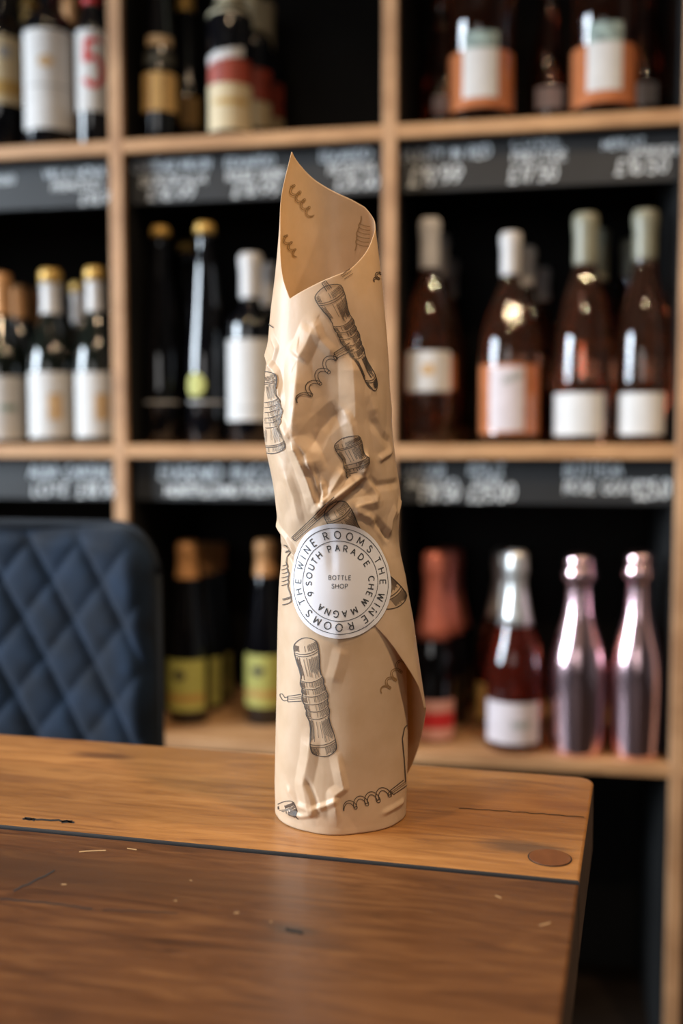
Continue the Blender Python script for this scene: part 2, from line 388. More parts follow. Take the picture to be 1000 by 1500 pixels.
M['l_lime'] = mat('yellow_green_label_paper', (0.40, 0.39, 0.10), rough=0.6, noise=(50, 0.1))
M['l_salmon'] = mat('salmon_label_paper', (0.60, 0.30, 0.25), rough=0.6, noise=(50, 0.08))
M['p_red'] = mat('red_print', (0.50, 0.018, 0.020), rough=0.6)
M['p_rust'] = mat('rust_print', (0.28, 0.040, 0.020), rough=0.6, noise=(40, 0.4))
M['p_tan'] = mat('tan_print', (0.50, 0.33, 0.17), rough=0.6, noise=(60, 0.2))
M['p_gold'] = mat('gold_print', (0.42, 0.26, 0.07), rough=0.5)
M['p_grey'] = mat('grey_print', (0.32, 0.31, 0.30), rough=0.6)
M['p_teal'] = mat('teal_print', (0.22, 0.29, 0.27), rough=0.6, noise=(90, 0.5))
M['p_dark'] = mat('dark_print', (0.05, 0.045, 0.03), rough=0.6)

STY = {   # (r as share of body radius, z as share of height); neck radii come in metres
 'bordeaux': [(.92, 0), (1, .012), (1, .60), (.97, .635), (.86, .665), (.66, .692), ('n', .73), ('n', .93), ('l', .935), ('l', .965), ('n', .97), ('n', 1)],
 'burgundy': [(.92, 0), (1, .012), (1, .42), (.97, .48), (.88, .55), (.72, .62), (.55, .69), ('n', .78), ('n', .945), ('l', .95), ('l', .975), ('n', .98), ('n', 1)],
 'rose':     [(.90, 0), (1, .015), (1, .34), (.97, .42), (.88, .51), (.74, .60), (.58, .68), ('n', .78), ('n', .945), ('l', .95), ('l', .975), ('n', .98), ('n', 1)],
 'flute':    [(.92, 0), (1, .012), (1, .33), (.97, .40), (.87, .50), (.76, .60), (.66, .70), (.57, .80), ('n', .915), ('n', .95), ('l', .955), ('l', .98), ('n', .985), ('n', 1)],
 'champ':    [(.90, 0), (1, .018), (1, .36), (.96, .44), (.84, .52), (.66, .60), (.53, .67), (.44, .74), ('n', .84), ('n', .90), ('l', .91), ('l', .94), ('n', .95), ('n', 1)],
 'metalchamp': [(.82, 0), (.90, .012), (.94, .10), (.985, .25), (1, .36), (.97, .45), (.87, .53), (.70, .61), (.53, .69), (.455, .76), (.42, .84), (.43, .845),
                (.49, .86), (.57, .875), (.59, .90), (.56, .925), (.50, .935), (.52, .96), (.48, .985), (.34, 1)],
}
def profile(style, R, H, neck, sub=3):
    pts = []
    for r, z in STY[style]:
        rr = neck if r == 'n' else neck * 1.12 if r == 'l' else r * R
        pts.append((max(rr, neck) if r not in ('n', 'l') and z > .5 and style != 'metalchamp' else rr, z * H))
    return pts
def smooth_prof(pts, n=5):
    P = np.array(pts); out = [tuple(P[0])]
    for i in range(len(P) - 1):
        p0, p1, p2, p3 = P[max(i - 1, 0)], P[i], P[i + 1], P[min(i + 2, len(P) - 1)]
        if abs(p1[0] - p2[0]) < 1e-6 or abs(p2[1] - p1[1]) < .006: out.append(tuple(p2)); continue
        for k in range(1, n + 1):
            t = k / n
            q = .5 * ((2 * p1) + (-p0 + p2) * t + (2 * p0 - 5 * p1 + 4 * p2 - p3) * t ** 2 + (-p0 + 3 * p1 - 3 * p2 + p3) * t ** 3)
            q[1] = p1[1] + (p2[1] - p1[1]) * t
            out.append(tuple(q))
    return out
def prof_r(prof, z):
    zs = [p[1] for p in prof]; rs = [p[0] for p in prof]
    return float(np.interp(z, zs, rs))
def patch(name, prof, z0, z1, a0, a1, off, m, parent, shape=None, nz=8):
    """a label: curved sheet on the bottle between two heights and two angles (0 = towards local -Y)"""
    na = max(4, int(abs(a1 - a0) / rad(6))); V = []; Fc = []
    if shape == 'round': na = 16; nz = 16
    for i in range(nz + 1):
        for j in range(na + 1):
            u, v = j / na, i / nz
            if shape == 'round':          # square grid squashed to a disc
                x, y = 2 * u - 1, 2 * v - 1
                x, y = x * math.sqrt(1 - y * y / 2), y * math.sqrt(1 - x * x / 2); u, v = (x + 1) / 2, (y + 1) / 2
            if shape == 'swoosh': v = v * .55 + .45 * u
            z = z0 + (z1 - z0) * v; a = a0 + (a1 - a0) * u; r = prof_r(prof, z) + off
            V.append((r * math.sin(a), -r * math.cos(a), z))
    for i in range(nz):
        for j in range(na):
            b = i * (na + 1) + j
            Fc.append((b, b + 1, b + na + 2, b + na + 1))
    return mesh_obj(name, V, Fc, m, parent, True)

ROWZ = {'T': ZS['top'][1], 'M': ZS['mid'][1], 'L': ZS['low'][1]}
def bottle(row, px, dy, ytop, wpx, style, glass, label, group, cap=None, labels=(), glow=None, neck=0.0145, H=None, turn=0.0, kind='wine_bottle', rot=None):
    """a bottle standing dy behind the shelf front, its size read at that distance"""
    Y = YS + dy; z0 = ROWZ[row]
    ymid = {'T': 100, 'M': 560, 'L': 990}[row]
    P = on_y(px, ymid, Y); d = depth(P)
    R = wpx / 2 / F * d
    # keep clear of the uprights
    for ux in UX:
        if abs(P[0] - ux) < R + UT / 2 + .003:
            P[0] = ux + math.copysign(R + UT / 2 + .003, P[0] - ux)
    if H is None: H = on_y(px, ytop, Y)[2] - z0
    zpix = lambda y: min(max(on_y(px, y, Y)[2] - z0, 0.004), H)
    face = math.atan2(P[0] - CAM[0], P[1] - CAM[1])            # label turned roughly to the room
    e = tag(empty(kind, (P[0], P[1], z0), -face + turn), label, 'bottle', group)
    prof = smooth_prof(profile(style, R, H, neck))
    V, Fc = lathe(prof, 40); mesh_obj('glass_body', V, Fc, M[glass], e, True)
    if cap:
        cm, yb = cap[0], cap[1]
        zb = zpix(yb)
        if style == 'champ':
            cp = [(prof_r(prof, zb) + .0006, zb)]
            for k in range(1, 6):
                z = zb + (H * .86 - zb) * k / 5; cp.append((max(prof_r(prof, z), neck) + .0008, z))
            cp += [(neck * 1.16, H * .88), (neck * 1.22, H * .90), (neck * 1.25, H * .925), (neck * 1.16, H * .945), (neck * 1.20, H * .97), (neck * 1.08, H * .992), (neck * .8, H + .0015)]
        else:
            cp = [(prof_r(prof, zb) + .0005, zb)] + [(neck * 1.0 + .0009, zb + (H - zb) * k) for k in (.03, .3, .6)]
            cp += [(neck * 1.12 + .0009, H * .95), (neck * 1.12 + .0009, H * .985), (neck * 1.0, H + .001), (neck * .7, H + .002)]
            cp = [(max(r, prof_r(prof, min(z, H)) + .0004) if z < H * .94 else r, z) for r, z in cp]
        V, Fc = lathe(cp, 32); c = mesh_obj('capsule', V, Fc, M[cm], e, True)
        if len(cap) > 2:      # coloured crown of the capsule
            zc = zpix(cap[2]); r = neck * 1.12 + .0016
            V, Fc = lathe([(r, zc), (r, H * .985), (neck * 1.0, H + .0018), (neck * .7, H + .0026)], 32)
            mesh_obj('capsule_top', V, Fc, M[cap[3]], c, True)
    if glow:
        patch('painted_amber_band', prof, zpix(glow[1]), zpix(glow[0]), -rad(86), rad(86), .0002, M['amber'], e)  # front patch; amber colour paints the glow of a back label through wine
    for lb in labels:
        yt, yb, xl, xr, m = lb[:5]
        s0 = max(-.97, min(.97, (xl - px) / (wpx / 2))); s1 = max(-.97, min(.97, (xr - px) / (wpx / 2)))
        L = patch('label', prof, zpix(yb), zpix(yt), math.asin(s0), math.asin(s1), .0006, M[m], e, lb[6] if len(lb) > 6 else None)
        for pr in (lb[5] if len(lb) > 5 and lb[5] else ()):
            if pr[0] == 'digit':
                st, tw = text_strokes(pr[1]); x0, y0, wd, hp, mm, th = pr[2:]
                V2, F2 = ribbons([[(x0 + a / tw * wd, y0 - b * hp) for a, b in p] for p in st], th, 1.5)
                V3 = []
                for v in V2:
                    a = math.asin(max(-.97, min(.97, (v[0] - px) / (wpx / 2)))); z = zpix(v[1]); r = prof_r(prof, z) + .0011
                    V3.append((r * math.sin(a), -r * math.cos(a), z))
                mesh_obj('label_number', V3, F2, M[mm], L)
            else:
                t, b_, l, r_, mm = pr[:5]
                q0 = max(-.97, min(.97, (l - px) / (wpx / 2))); q1 = max(-.97, min(.97, (r_ - px) / (wpx / 2)))
                patch('label_print', prof, zpix(b_), zpix(t), math.asin(q0), math.asin(q1), .0010, M[mm], L, pr[5] if len(pr) > 5 else None)
    return e

gT, gM, gL = 'bottles on the upper shelf', 'bottles on the middle shelf', 'bottles on the lower shelf'
B = bottle
# upper shelf, left bay
B('T', 4, .07, 0, 68, 'bordeaux', 'glass_black', 'dark bottle with cream label and gold band on upper shelf', gT, H=.31,
  labels=[(64, 162, -28, 32, 'l_cream', [(128, 150, -28, 32, 'p_gold'), (80, 96, -2, 16, 'p_grey')])])
B('T', 72, .05, 0, 76, 'bordeaux', 'glass_black', 'dark bottle with a very tall off-white label on upper shelf', gT, H=.315,
  labels=[(56, 199, 37, 107, 'l_white', [(94, 112, 56, 78, 'p_tan', 'round'), (136, 139, 42, 100, 'p_grey')])])
B('T', 136, .055, 0, 49, 'bordeaux', 'glass_black', 'dark bottle with red capsule and a big red 5 on its label', gT, H=.305, cap=('f_red', 10),
  labels=[(52, 170, 109, 158, 'l_white', [('digit', '5', 124, 134, 25, 66, 'p_red', 8.0)])])
B('T', 46, .20, 0, 56, 'bordeaux', 'glass_dark', 'dark bottle with gold capsule behind the tall off-white label', gT, H=.31, cap=('f_gold', 34))
B('T', 106, .20, 0, 54, 'bordeaux', 'glass_dark', 'dark bottle with rust capsule behind the red 5 label', gT, H=.31, cap=('f_tan', 42))
# upper shelf, middle bay
B('T', 234, .06, 0, 52, 'flute', 'glass_black', 'slim black bottle with a square gold label on upper shelf', gT, H=.33,
  labels=[(114, 170, 209, 259, 'l_gold', [(114, 170, 237, 239, 'p_dark')]), (60, 74, 214, 254, 'p_tan'), (84, 104, 212, 256, 'p_dark')])
B('T', 273, .19, 0, 46, 'flute', 'glass_black', 'slim black bottle half hidden behind the square gold label bottle', gT, H=.325, cap=('f_gold', 20),
  labels=[(148, 192, 262, 290, 'l_gold')])
B('T', 337, .05, 0, 66, 'bordeaux', 'glass_black', 'dark bottle with cream capsule and cream label below a rust panel', gT, H=.305, cap=('f_cream', 29),
  labels=[(132, 199, 306, 368, 'l_cream', [(154, 163, 314, 360, 'p_gold')]), (96, 131, 307, 367, 'p_rust'), (79, 104, 306, 356, 'l_white', None, 'swoosh')])
B('T', 368, .16, 0, 62, 'bordeaux', 'glass_black', 'dark bottle with cream capsule and rust panel, second in its file', gT, H=.305, cap=('f_cream', 50),
  labels=[(157, 195, 345, 396, 'l_cream'), (110, 156, 345, 396, 'p_rust')])
B('T', 389, .27, 0, 58, 'bordeaux', 'glass_black', 'dark bottle with cream capsule and rust panel, rearmost in its file', gT, H=.305, cap=('f_cream', 75),
  labels=[(180, 198, 366, 414, 'l_cream'), (130, 178, 366, 414, 'p_rust')])
# upper shelf, right bay
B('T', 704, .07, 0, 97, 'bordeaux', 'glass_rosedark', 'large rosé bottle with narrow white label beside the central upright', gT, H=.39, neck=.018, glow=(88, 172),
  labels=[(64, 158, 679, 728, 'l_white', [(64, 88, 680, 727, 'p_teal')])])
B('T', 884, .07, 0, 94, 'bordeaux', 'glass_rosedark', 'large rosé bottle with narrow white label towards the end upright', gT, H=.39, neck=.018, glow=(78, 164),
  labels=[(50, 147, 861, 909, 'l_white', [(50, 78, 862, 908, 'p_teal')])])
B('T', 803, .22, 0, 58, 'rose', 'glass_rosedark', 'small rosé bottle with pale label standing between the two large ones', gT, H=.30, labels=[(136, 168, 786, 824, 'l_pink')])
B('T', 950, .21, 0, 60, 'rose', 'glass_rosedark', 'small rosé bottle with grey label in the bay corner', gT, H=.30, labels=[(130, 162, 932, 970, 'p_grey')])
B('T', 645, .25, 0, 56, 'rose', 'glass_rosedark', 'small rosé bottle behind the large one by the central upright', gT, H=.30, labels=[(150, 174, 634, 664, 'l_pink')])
# middle shelf, left bay
sq = lambda a: [(578, 616, a, a + 20, 'p_tan')]
B('M', 4, .07, 402, 74, 'burgundy', 'glass_dark', 'dark bottle with tan capsule and white label on middle shelf', gM, cap=('f_tan', 462),
  labels=[(553, 644, -32, 41, 'l_white', [(594, 603, -2, 22, 'p_teal')])], neck=.0155)
B('M', 77, .06, 397, 72, 'burgundy', 'glass_dark', 'dark bottle with gold-topped white capsule and tan-printed label, one in from the upright', gM, cap=('f_white', 461, 416, 'f_gold'), labels=[(547, 641, 44, 108, 'l_white', sq(70))], neck=.0155)
B('M', 142, .055, 394, 66, 'burgundy', 'glass_dark', 'dark bottle with gold-topped white capsule and tan-printed label against the upright', gM, cap=('f_white', 458, 413, 'f_gold'), labels=[(547, 640, 112, 174, 'l_white', sq(138))], neck=.0145)
B('M', 30, .17, 420, 60, 'burgundy', 'glass_dark', 'dark bottle with tan capsule behind the first white labels', gM, cap=('f_tan', 468))
B('M', 61, .25, 424, 56, 'burgundy', 'glass_dark', 'dark bottle with tan capsule far back on middle shelf', gM, cap=('f_tan', 475))
B('M', 119, .17, 416, 58, 'burgundy', 'glass_dark', 'dark bottle with white capsule behind the tan-printed labels', gM, cap=('f_white', 472, 430, 'f_gold'))
# middle shelf, middle bay
B('M', 238, .07, 334, 54, 'flute', 'glass_black', 'tall slender black bottle with gold cap beside the upright', gM, cap=('f_black', 352, 348, 'f_gold'), labels=[(588, 592, 213, 262, 'p_grey')], neck=.0135)
B('M', 302, .06, 329, 56, 'flute', 'glass_black', 'tall slender black bottle with gold cap and round yellow seal', gM, cap=('f_black', 348, 344, 'f_gold'),
  labels=[(588, 592, 277, 328, 'p_grey'), (548, 582, 276, 301, 'l_lime', None, 'round')], neck=.0135)
B('M', 271, .21, 357, 48, 'flute', 'glass_black', 'tall slender black bottle standing behind the other two', gM, cap=('f_black', 374, 370, 'f_gold'), neck=.0135)
B('M', 368, .06, 373, 70, 'bordeaux', 'glass_black', 'dark bottle with white capsule and large plain white label beside the wrapped bottle', gM, cap=('f_white', 438),
  labels=[(500, 617, 334, 401, 'l_white', [(598, 600, 340, 398, 'p_grey')])], neck=.0165)
B('M', 394, .17, 388, 64, 'bordeaux', 'glass_black', 'dark bottle with white capsule behind the large plain white label', gM, cap=('f_white', 450), neck=.0165)
# middle shelf, right bay
def rose(px, dy, yt, w, lab, cap, labels=(), glow=None, glass='glass_rose', neck=.0145, style='rose'):
    return B('M', px, dy, yt, w, style, glass, lab, gM, cap=cap, labels=labels, glow=glow, neck=neck)
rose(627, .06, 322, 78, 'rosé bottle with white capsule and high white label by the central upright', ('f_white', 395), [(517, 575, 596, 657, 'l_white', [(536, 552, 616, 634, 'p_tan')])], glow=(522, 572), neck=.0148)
rose(642, .16, 346, 74, 'rosé bottle with white capsule, second in its file by the upright', ('f_white', 405), [(524, 575, 618, 664, 'l_white')], neck=.0145)
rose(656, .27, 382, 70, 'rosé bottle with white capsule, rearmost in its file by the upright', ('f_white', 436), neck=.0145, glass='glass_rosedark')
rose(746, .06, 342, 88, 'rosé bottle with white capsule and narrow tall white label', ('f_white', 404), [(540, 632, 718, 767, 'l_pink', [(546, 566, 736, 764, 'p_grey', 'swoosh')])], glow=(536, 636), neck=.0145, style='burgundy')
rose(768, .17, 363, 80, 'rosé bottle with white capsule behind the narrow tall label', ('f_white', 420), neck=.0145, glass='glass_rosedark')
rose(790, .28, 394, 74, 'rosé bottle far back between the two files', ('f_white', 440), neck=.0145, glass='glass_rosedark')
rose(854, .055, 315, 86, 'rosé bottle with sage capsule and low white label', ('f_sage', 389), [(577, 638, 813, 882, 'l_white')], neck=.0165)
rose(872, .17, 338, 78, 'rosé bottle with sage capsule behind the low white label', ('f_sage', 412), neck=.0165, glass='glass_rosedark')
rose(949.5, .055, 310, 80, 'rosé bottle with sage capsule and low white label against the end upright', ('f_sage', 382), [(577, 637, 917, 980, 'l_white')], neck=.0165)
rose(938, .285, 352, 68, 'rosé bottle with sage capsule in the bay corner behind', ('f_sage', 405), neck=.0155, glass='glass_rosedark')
# lower shelf, middle bay
def lime(px, dy, yt, w, lab, yb, lb=None):
    return B('L', px, dy, yt, w, 'flute', 'glass_black', lab, gL, cap=('f_tan', yb), labels=lb or (), neck=.0165)
lime(276, .11, 793, 62, 'dark bottle with copper capsule and yellow-green label beside the blue chair', 846,
     [(961, 1034, 245, 299, 'l_lime', [(976, 990, 255, 272, 'p_dark', 'round'), (1010, 1022, 247, 297, 'p_gold')])])
lime(301, .21, 795, 58, 'dark bottle with copper capsule, second in the file beside the chair', 840, [(958, 1026, 285, 322, 'l_lime')])
lime(318, .30, 795, 54, 'dark bottle with copper capsule, rearmost in the file beside the chair', 834, [(952, 1014, 300, 338, 'l_lime')])
lime(390, .13, 792, 62, 'dark bottle with copper capsule and yellow-green label beside the wrapped bottle', 842,
     [(954, 1029, 359, 414, 'l_lime', [(970, 984, 370, 387, 'p_dark', 'round'), (1004, 1016, 361, 412, 'p_gold')])])
# lower shelf, right bay
def champ(px, dy, yt, w, glass, lab, cap, lb=(), neck=.0146):
    return B('L', px, dy, yt, w, 'champ', glass, lab, gL, cap=cap, labels=lb, neck=neck, kind='sparkling_bottle')
champ(634, .08, 809, 66, 'glass_black', 'dark sparkling bottle with salmon foil and salmon label behind the wrapped bottle', ('f_salmon', 934), [(1018, 1076, 604, 664, 'l_salmon', [(1036, 1058, 605, 663, 'p_red')])])
champ(653, .18, 803, 64, 'glass_black', 'dark sparkling bottle with salmon foil, second in its file', ('f_salmon', 925))
champ(664, .28, 803, 60, 'glass_black', 'dark sparkling bottle with salmon foil, rearmost in its file', ('f_salmon', 915))
champ(754, .055, 808, 84, 'glass_red', 'pink sparkling bottle with silver foil and white label', ('f_silver', 914), [(1020, 1079, 715, 788, 'l_pink', [(1046, 1056, 750, 776, 'p_grey')])], neck=.0152)
champ(735, .18, 805, 76, 'glass_rosedark', 'pink sparkling bottle with pale foil behind the silver-foiled one', ('f_silver', 905), [(996, 1048, 699, 722, 'l_gold')])
B('L', 846, .045, 811, 82, 'metalchamp', 'pinkmetal', 'pink mirror-finish sparkling bottle next to the silver-foiled bottle', gL, kind='sparkling_bottle', neck=.016)
B('L', 933, .045, 808, 80, 'metalchamp', 'pinkmetal', 'pink mirror-finish sparkling bottle next to the end upright', gL, kind='sparkling_bottle', neck=.016)

# ------------------------------------------------------------------ table
ZT = 0.75
corner = on_z(869, 1139, ZT); pA = on_z(0, 1075, ZT)
ax = corner - pA; ax /= np.linalg.norm(ax)                   # along the planks
pE = on_z(820, 1500, ZT); ed = pE - corner; ed /= np.linalg.norm(ed)   # along the sawn end, towards the camera
nrm = np.array([ax[1], -ax[0], 0.0])                          # towards the camera, square to the planks
TABLE_RZ = math.atan2(ax[1], ax[0])
skew = (ed @ ax) / (ed @ nrm)
seam = on_z(430, 1252, ZT); w1 = (seam - corner) @ nrm        # width of the rear plank
def tloc(px, py):                                             # photo point on the table top -> table coordinates
    v = on_z(px, py, ZT) - corner
    return float(v @ ax), float(v @ nrm)
TL = 1.75; TT = 0.045; GAP = 0.0042
table = tag(empty('wooden_table', (corner[0], corner[1], 0), TABLE_RZ), 'worn brown plank table carrying the paper-wrapped bottle', 'table')
# local frame: x along planks (0 at the right end), y away from camera (0 at the rear edge), z up
kn = tloc(768, 1241); kb = tloc(150, 1107); kc = tloc(825, 1180); kl = tloc(20, 1140); ks = tloc(430, 1362)
kd = tloc(60, 1275); ke = tloc(300, 1290)
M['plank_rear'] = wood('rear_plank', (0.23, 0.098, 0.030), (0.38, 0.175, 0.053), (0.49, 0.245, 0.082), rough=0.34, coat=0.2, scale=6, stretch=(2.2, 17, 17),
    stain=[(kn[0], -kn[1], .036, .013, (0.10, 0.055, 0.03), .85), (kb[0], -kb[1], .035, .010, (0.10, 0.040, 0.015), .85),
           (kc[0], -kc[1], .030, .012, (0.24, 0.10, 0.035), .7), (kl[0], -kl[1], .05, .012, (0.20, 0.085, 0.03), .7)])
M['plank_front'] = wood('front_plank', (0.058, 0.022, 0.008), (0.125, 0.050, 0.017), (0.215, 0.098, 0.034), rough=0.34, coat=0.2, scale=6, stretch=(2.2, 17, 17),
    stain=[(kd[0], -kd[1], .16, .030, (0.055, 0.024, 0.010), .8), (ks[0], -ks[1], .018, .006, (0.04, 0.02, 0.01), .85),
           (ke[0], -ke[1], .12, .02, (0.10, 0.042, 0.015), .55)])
M['end_grain'] = mat('plank_end_grain', (0.060, 0.032, 0.018), rough=0.6, noise=(60, 0.4), bump=(90, 0.5))
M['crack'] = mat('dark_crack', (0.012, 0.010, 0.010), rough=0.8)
M['plug'] = wood('wood_plug', (0.12, 0.040, 0.014), (0.17, 0.062, 0.020), (0.22, 0.085, 0.03), rough=0.4, stretch=(6, 2, 6))
M['table_frame'] = wood('table_frame', (0.08, 0.035, 0.014), (0.13, 0.06, 0.022), (0.18, 0.085, 0.035), rough=0.5)
def plank(y0, y1, m, rnd_rear=0.0):
    """top plank between distances y0..y1 from the rear edge (towards the camera)"""
    nx = 90; bm = bmesh.new()
    outline = []
    rs = np.random.RandomState(int(y0 * 1000) + 5)
    def jit(n, a): 
        v = np.cumsum(rs.normal(0, 1, n)); v -= np.linspace(v[0], v[-1], n); return v / (np.abs(v).max() + 1e-9) * a
    xr0, xr1 = skew * y0, skew * y1
    xs = np.linspace(-TL, 0, nx)
    j0, j1 = jit(nx, .0007 if y0 > 0 else 0.0005), jit(nx, .0009)
    rear = [(x + (xr0 if x > -.3 else 0) * (1 if x > -.02 else max(0, (x + .3) / .3)), y0 + j0[i]) for i, x in enumerate(xs)]
    front = [(x + (xr1) * (1 if x > -.02 else max(0, (x + .3) / .3)), y1 + j1[i]) for i, x in enumerate(xs)]
    if rnd_rear:
        r = rnd_rear; rear = [p for p in rear if p[0] < -r]
        rear += [(-r + r * math.sin(t), y0 + r - r * math.cos(t)) for t in np.linspace(0, math.pi / 2, 8)]
    outline = rear + front[::-1]
    top = [bm.verts.new((x, -y, ZT)) for x, y in outline]; f = bm.faces.new(top)
    ret = bmesh.ops.extrude_face_region(bm, geom=[f])
    vv = [v for v in ret['geom'] if isinstance(v, bmesh.types.BMVert)]
    bmesh.ops.translate(bm, verts=vv, vec=(0, 0, -TT))
    bmesh.ops.recalc_face_normals(bm, faces=bm.faces[:])
    edges = [e for e in bm.edges if all(abs(v.co.z - ZT) < 1e-5 for v in e.verts)]
    bmesh.ops.bevel(bm, geom=edges, offset=0.0016, segments=3, profile=.5, affect='EDGES')
    for f in bm.faces:
        nn = f.normal; c = f.calc_center_median()
        if nn.x > .6 and abs(nn.z) < .5: f.material_index = 1
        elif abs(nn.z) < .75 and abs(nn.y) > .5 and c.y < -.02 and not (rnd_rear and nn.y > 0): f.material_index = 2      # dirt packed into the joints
    o = bm_obj('plank', bm, m, table)
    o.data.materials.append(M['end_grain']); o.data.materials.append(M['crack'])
    return o
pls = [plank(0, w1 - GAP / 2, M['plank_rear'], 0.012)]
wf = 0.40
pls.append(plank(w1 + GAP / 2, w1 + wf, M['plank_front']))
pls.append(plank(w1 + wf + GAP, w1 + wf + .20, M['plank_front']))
DEEP = w1 + wf + .20
tb = lambda n, lo, hi, m=M['table_frame'], bv=.003: box(n, lo, hi, m, table, bv, 1)
tb('cross_batten', (-TL + .15, -DEEP + .08, ZT - TT - .02), (-.12, -.08, ZT - TT + .0005), M['crack'])
for yy in (-.10, -DEEP + .08): tb('apron', (-TL + .17, yy, ZT - TT - .11), (-.14, yy + .022, ZT - TT - .019))
for xx in (-TL + .17, -.162): tb('apron', (xx, -DEEP + .1, ZT - TT - .11), (xx + .022, -.09, ZT - TT - .019))
for xx in (-TL + .16, -.20):
    for yy in (-.15, -DEEP + .08): tb('leg', (xx, yy, 0), (xx + .07, yy + .07, ZT - TT - .019), bv=.004)
# round plug, cracks and gouges
def on_table(name, polys_px, wpx, parent, m=M['crack'], h=.00015):
    V, Fc = ribbons(polys_px, wpx, 4.0)
    P = []
    for v in V:
        x, y = tloc(v[0], v[1]); P.append((x, -y, ZT + h))
    return mesh_obj(name, P, Fc, m, parent)
pc = tloc(805, 1257)
bm = bmesh.new(); bmesh.ops.create_cone(bm, cap_ends=True, segments=36, radius1=.0114, radius2=.0112, depth=.006)
bmesh.ops.translate(bm, verts=bm.verts[:], vec=(pc[0], -pc[1], ZT - .0024))
bm_obj('round_plug', bm, M['plug'], pls[0])
bm = bmesh.new()
n = 40
ri = [bm.verts.new((pc[0] + .0112 * math.cos(2*math.pi*k/n), -pc[1] + .0112 * math.sin(2*math.pi*k/n), ZT + .0002)) for k in range(n)]
ro = [bm.verts.new((pc[0] + .0119 * math.cos(2*math.pi*k/n), -pc[1] + .0119 * math.sin(2*math.pi*k/n), ZT + .0002)) for k in range(n)]
for k in range(n): bm.faces.new((ri[k], ro[k], ro[(k+1) % n], ri[(k+1) % n]))
bm_obj('plug_joint', bm, M['crack'], pls[0])
wob = lambda pts, a, s: [(x, y + a * math.sin(i * 2.1 + s) + random.uniform(-a, a) * .5) for i, (x, y) in enumerate(dense(pts, 9))]
on_table('crack', [wob([(672, 1184), (760, 1190), (855, 1197)], .6, 1)], 0.9, pls[0])
on_table('gouge', [[(33, 1200), (37, 1199.5), (43, 1201), (49, 1199.5), (54, 1201), (60, 1200.6), (74, 1202), (86, 1201.5), (91, 1203.5), (98, 1202.5), (103, 1204.5), (109, 1205)]], 2.6, pls[0])
on_table('gouge', [[(36, 1198.6), (45, 1199.6), (51, 1202)]], 3.4, pls[0])
on_table('gouge', [[(90, 1204.6), (97, 1203.8), (106, 1203.6)]], 3.4, pls[0])
on_table('crack', [wob([(0, 1317), (70, 1323), (135, 1332)], .6, 2), wob([(150, 1333), (260, 1338)], .5, 1)], [2.0, 1.2], pls[1])
on_table('gouge', [wob([(418, 1361), (444, 1368)], .8, 0)], 5, pls[1])
on_table('crack', [wob([(20, 1305), (48, 1292), (80, 1276)], .8, 1)], 2.4, pls[1])
M['scratch'] = mat('pale_scratch', (0.40, 0.26, 0.13), rough=0.7)
for pl_ in ([(116, 1248), (134, 1246.6), (155, 1246)], [(790, 1356), (806, 1352)], [(186, 1243), (200, 1245)],
            [(725, 1312), (734, 1316)], [(90, 1296), (97, 1296)], [(343, 1338), (350, 1337)], [(278, 1290), (281, 1290)], [(395, 1350), (398, 1351)], [(255, 1320), (259, 1320)]):
    on_table('scratch', [pl_], 1.6, pls[1], M['scratch'])

# ------------------------------------------------------------------ chair
M['velvet'] = mat('navy_velvet', (0.0034, 0.0100, 0.0225), rough=0.8, sheen=0.08, spec=0.15, noise=(22, 0.55), bump=(240, 0.2))
M['velvet_edge'] = mat('navy_velvet_edge', (0.004, 0.007, 0.012), rough=0.75, sheen=0.05, spec=0.2, noise=(26, 0.3))
M['black_metal'] = mat('black_metal_leg', (0.015, 0.015, 0.016), rough=0.4, metal=0.6)
CH_D = 1.12
def at_depth(px, py, d): r = ray(px, py); return CAM + r * (d / F)
ce = at_depth(262, 900, CH_D); ctop = at_depth(60, 763, CH_D)[2]
CW, CHH = 0.47, 0.46
crz = TABLE_RZ + rad(2)
cxv = np.array([math.cos(crz), math.sin(crz), 0])
cc = ce - cxv * CW / 2
chair = tag(empty('dining_chair', (cc[0], cc[1], 0), crz), 'navy velvet chair with diamond-quilted back behind the table', 'chair')
zb0 = ctop - CHH
def ch_loc(px, py):
    p = at_depth(px, py, CH_D); return float((p - cc) @ cxv), float(p[2] - zb0 - CHH / 2)
QA, QB = ch_loc(50, 776), ch_loc(90, 848)
def quilt(x, z):
    a = (x - QA[0] + (z - QA[1]) / 1.66) / .066; b = (x - QB[0] - (z - QB[1]) / 1.1) / .064
    fa = abs(a - round(a)) * 2; fb = abs(b - round(b)) * 2          # 0 on a seam
    q = lambda t: 1 - (1 - t) ** 3.0
    return .011 * min(q(fa), 1) ** .7 * (.62 + .38 * min(q(fb), 1))
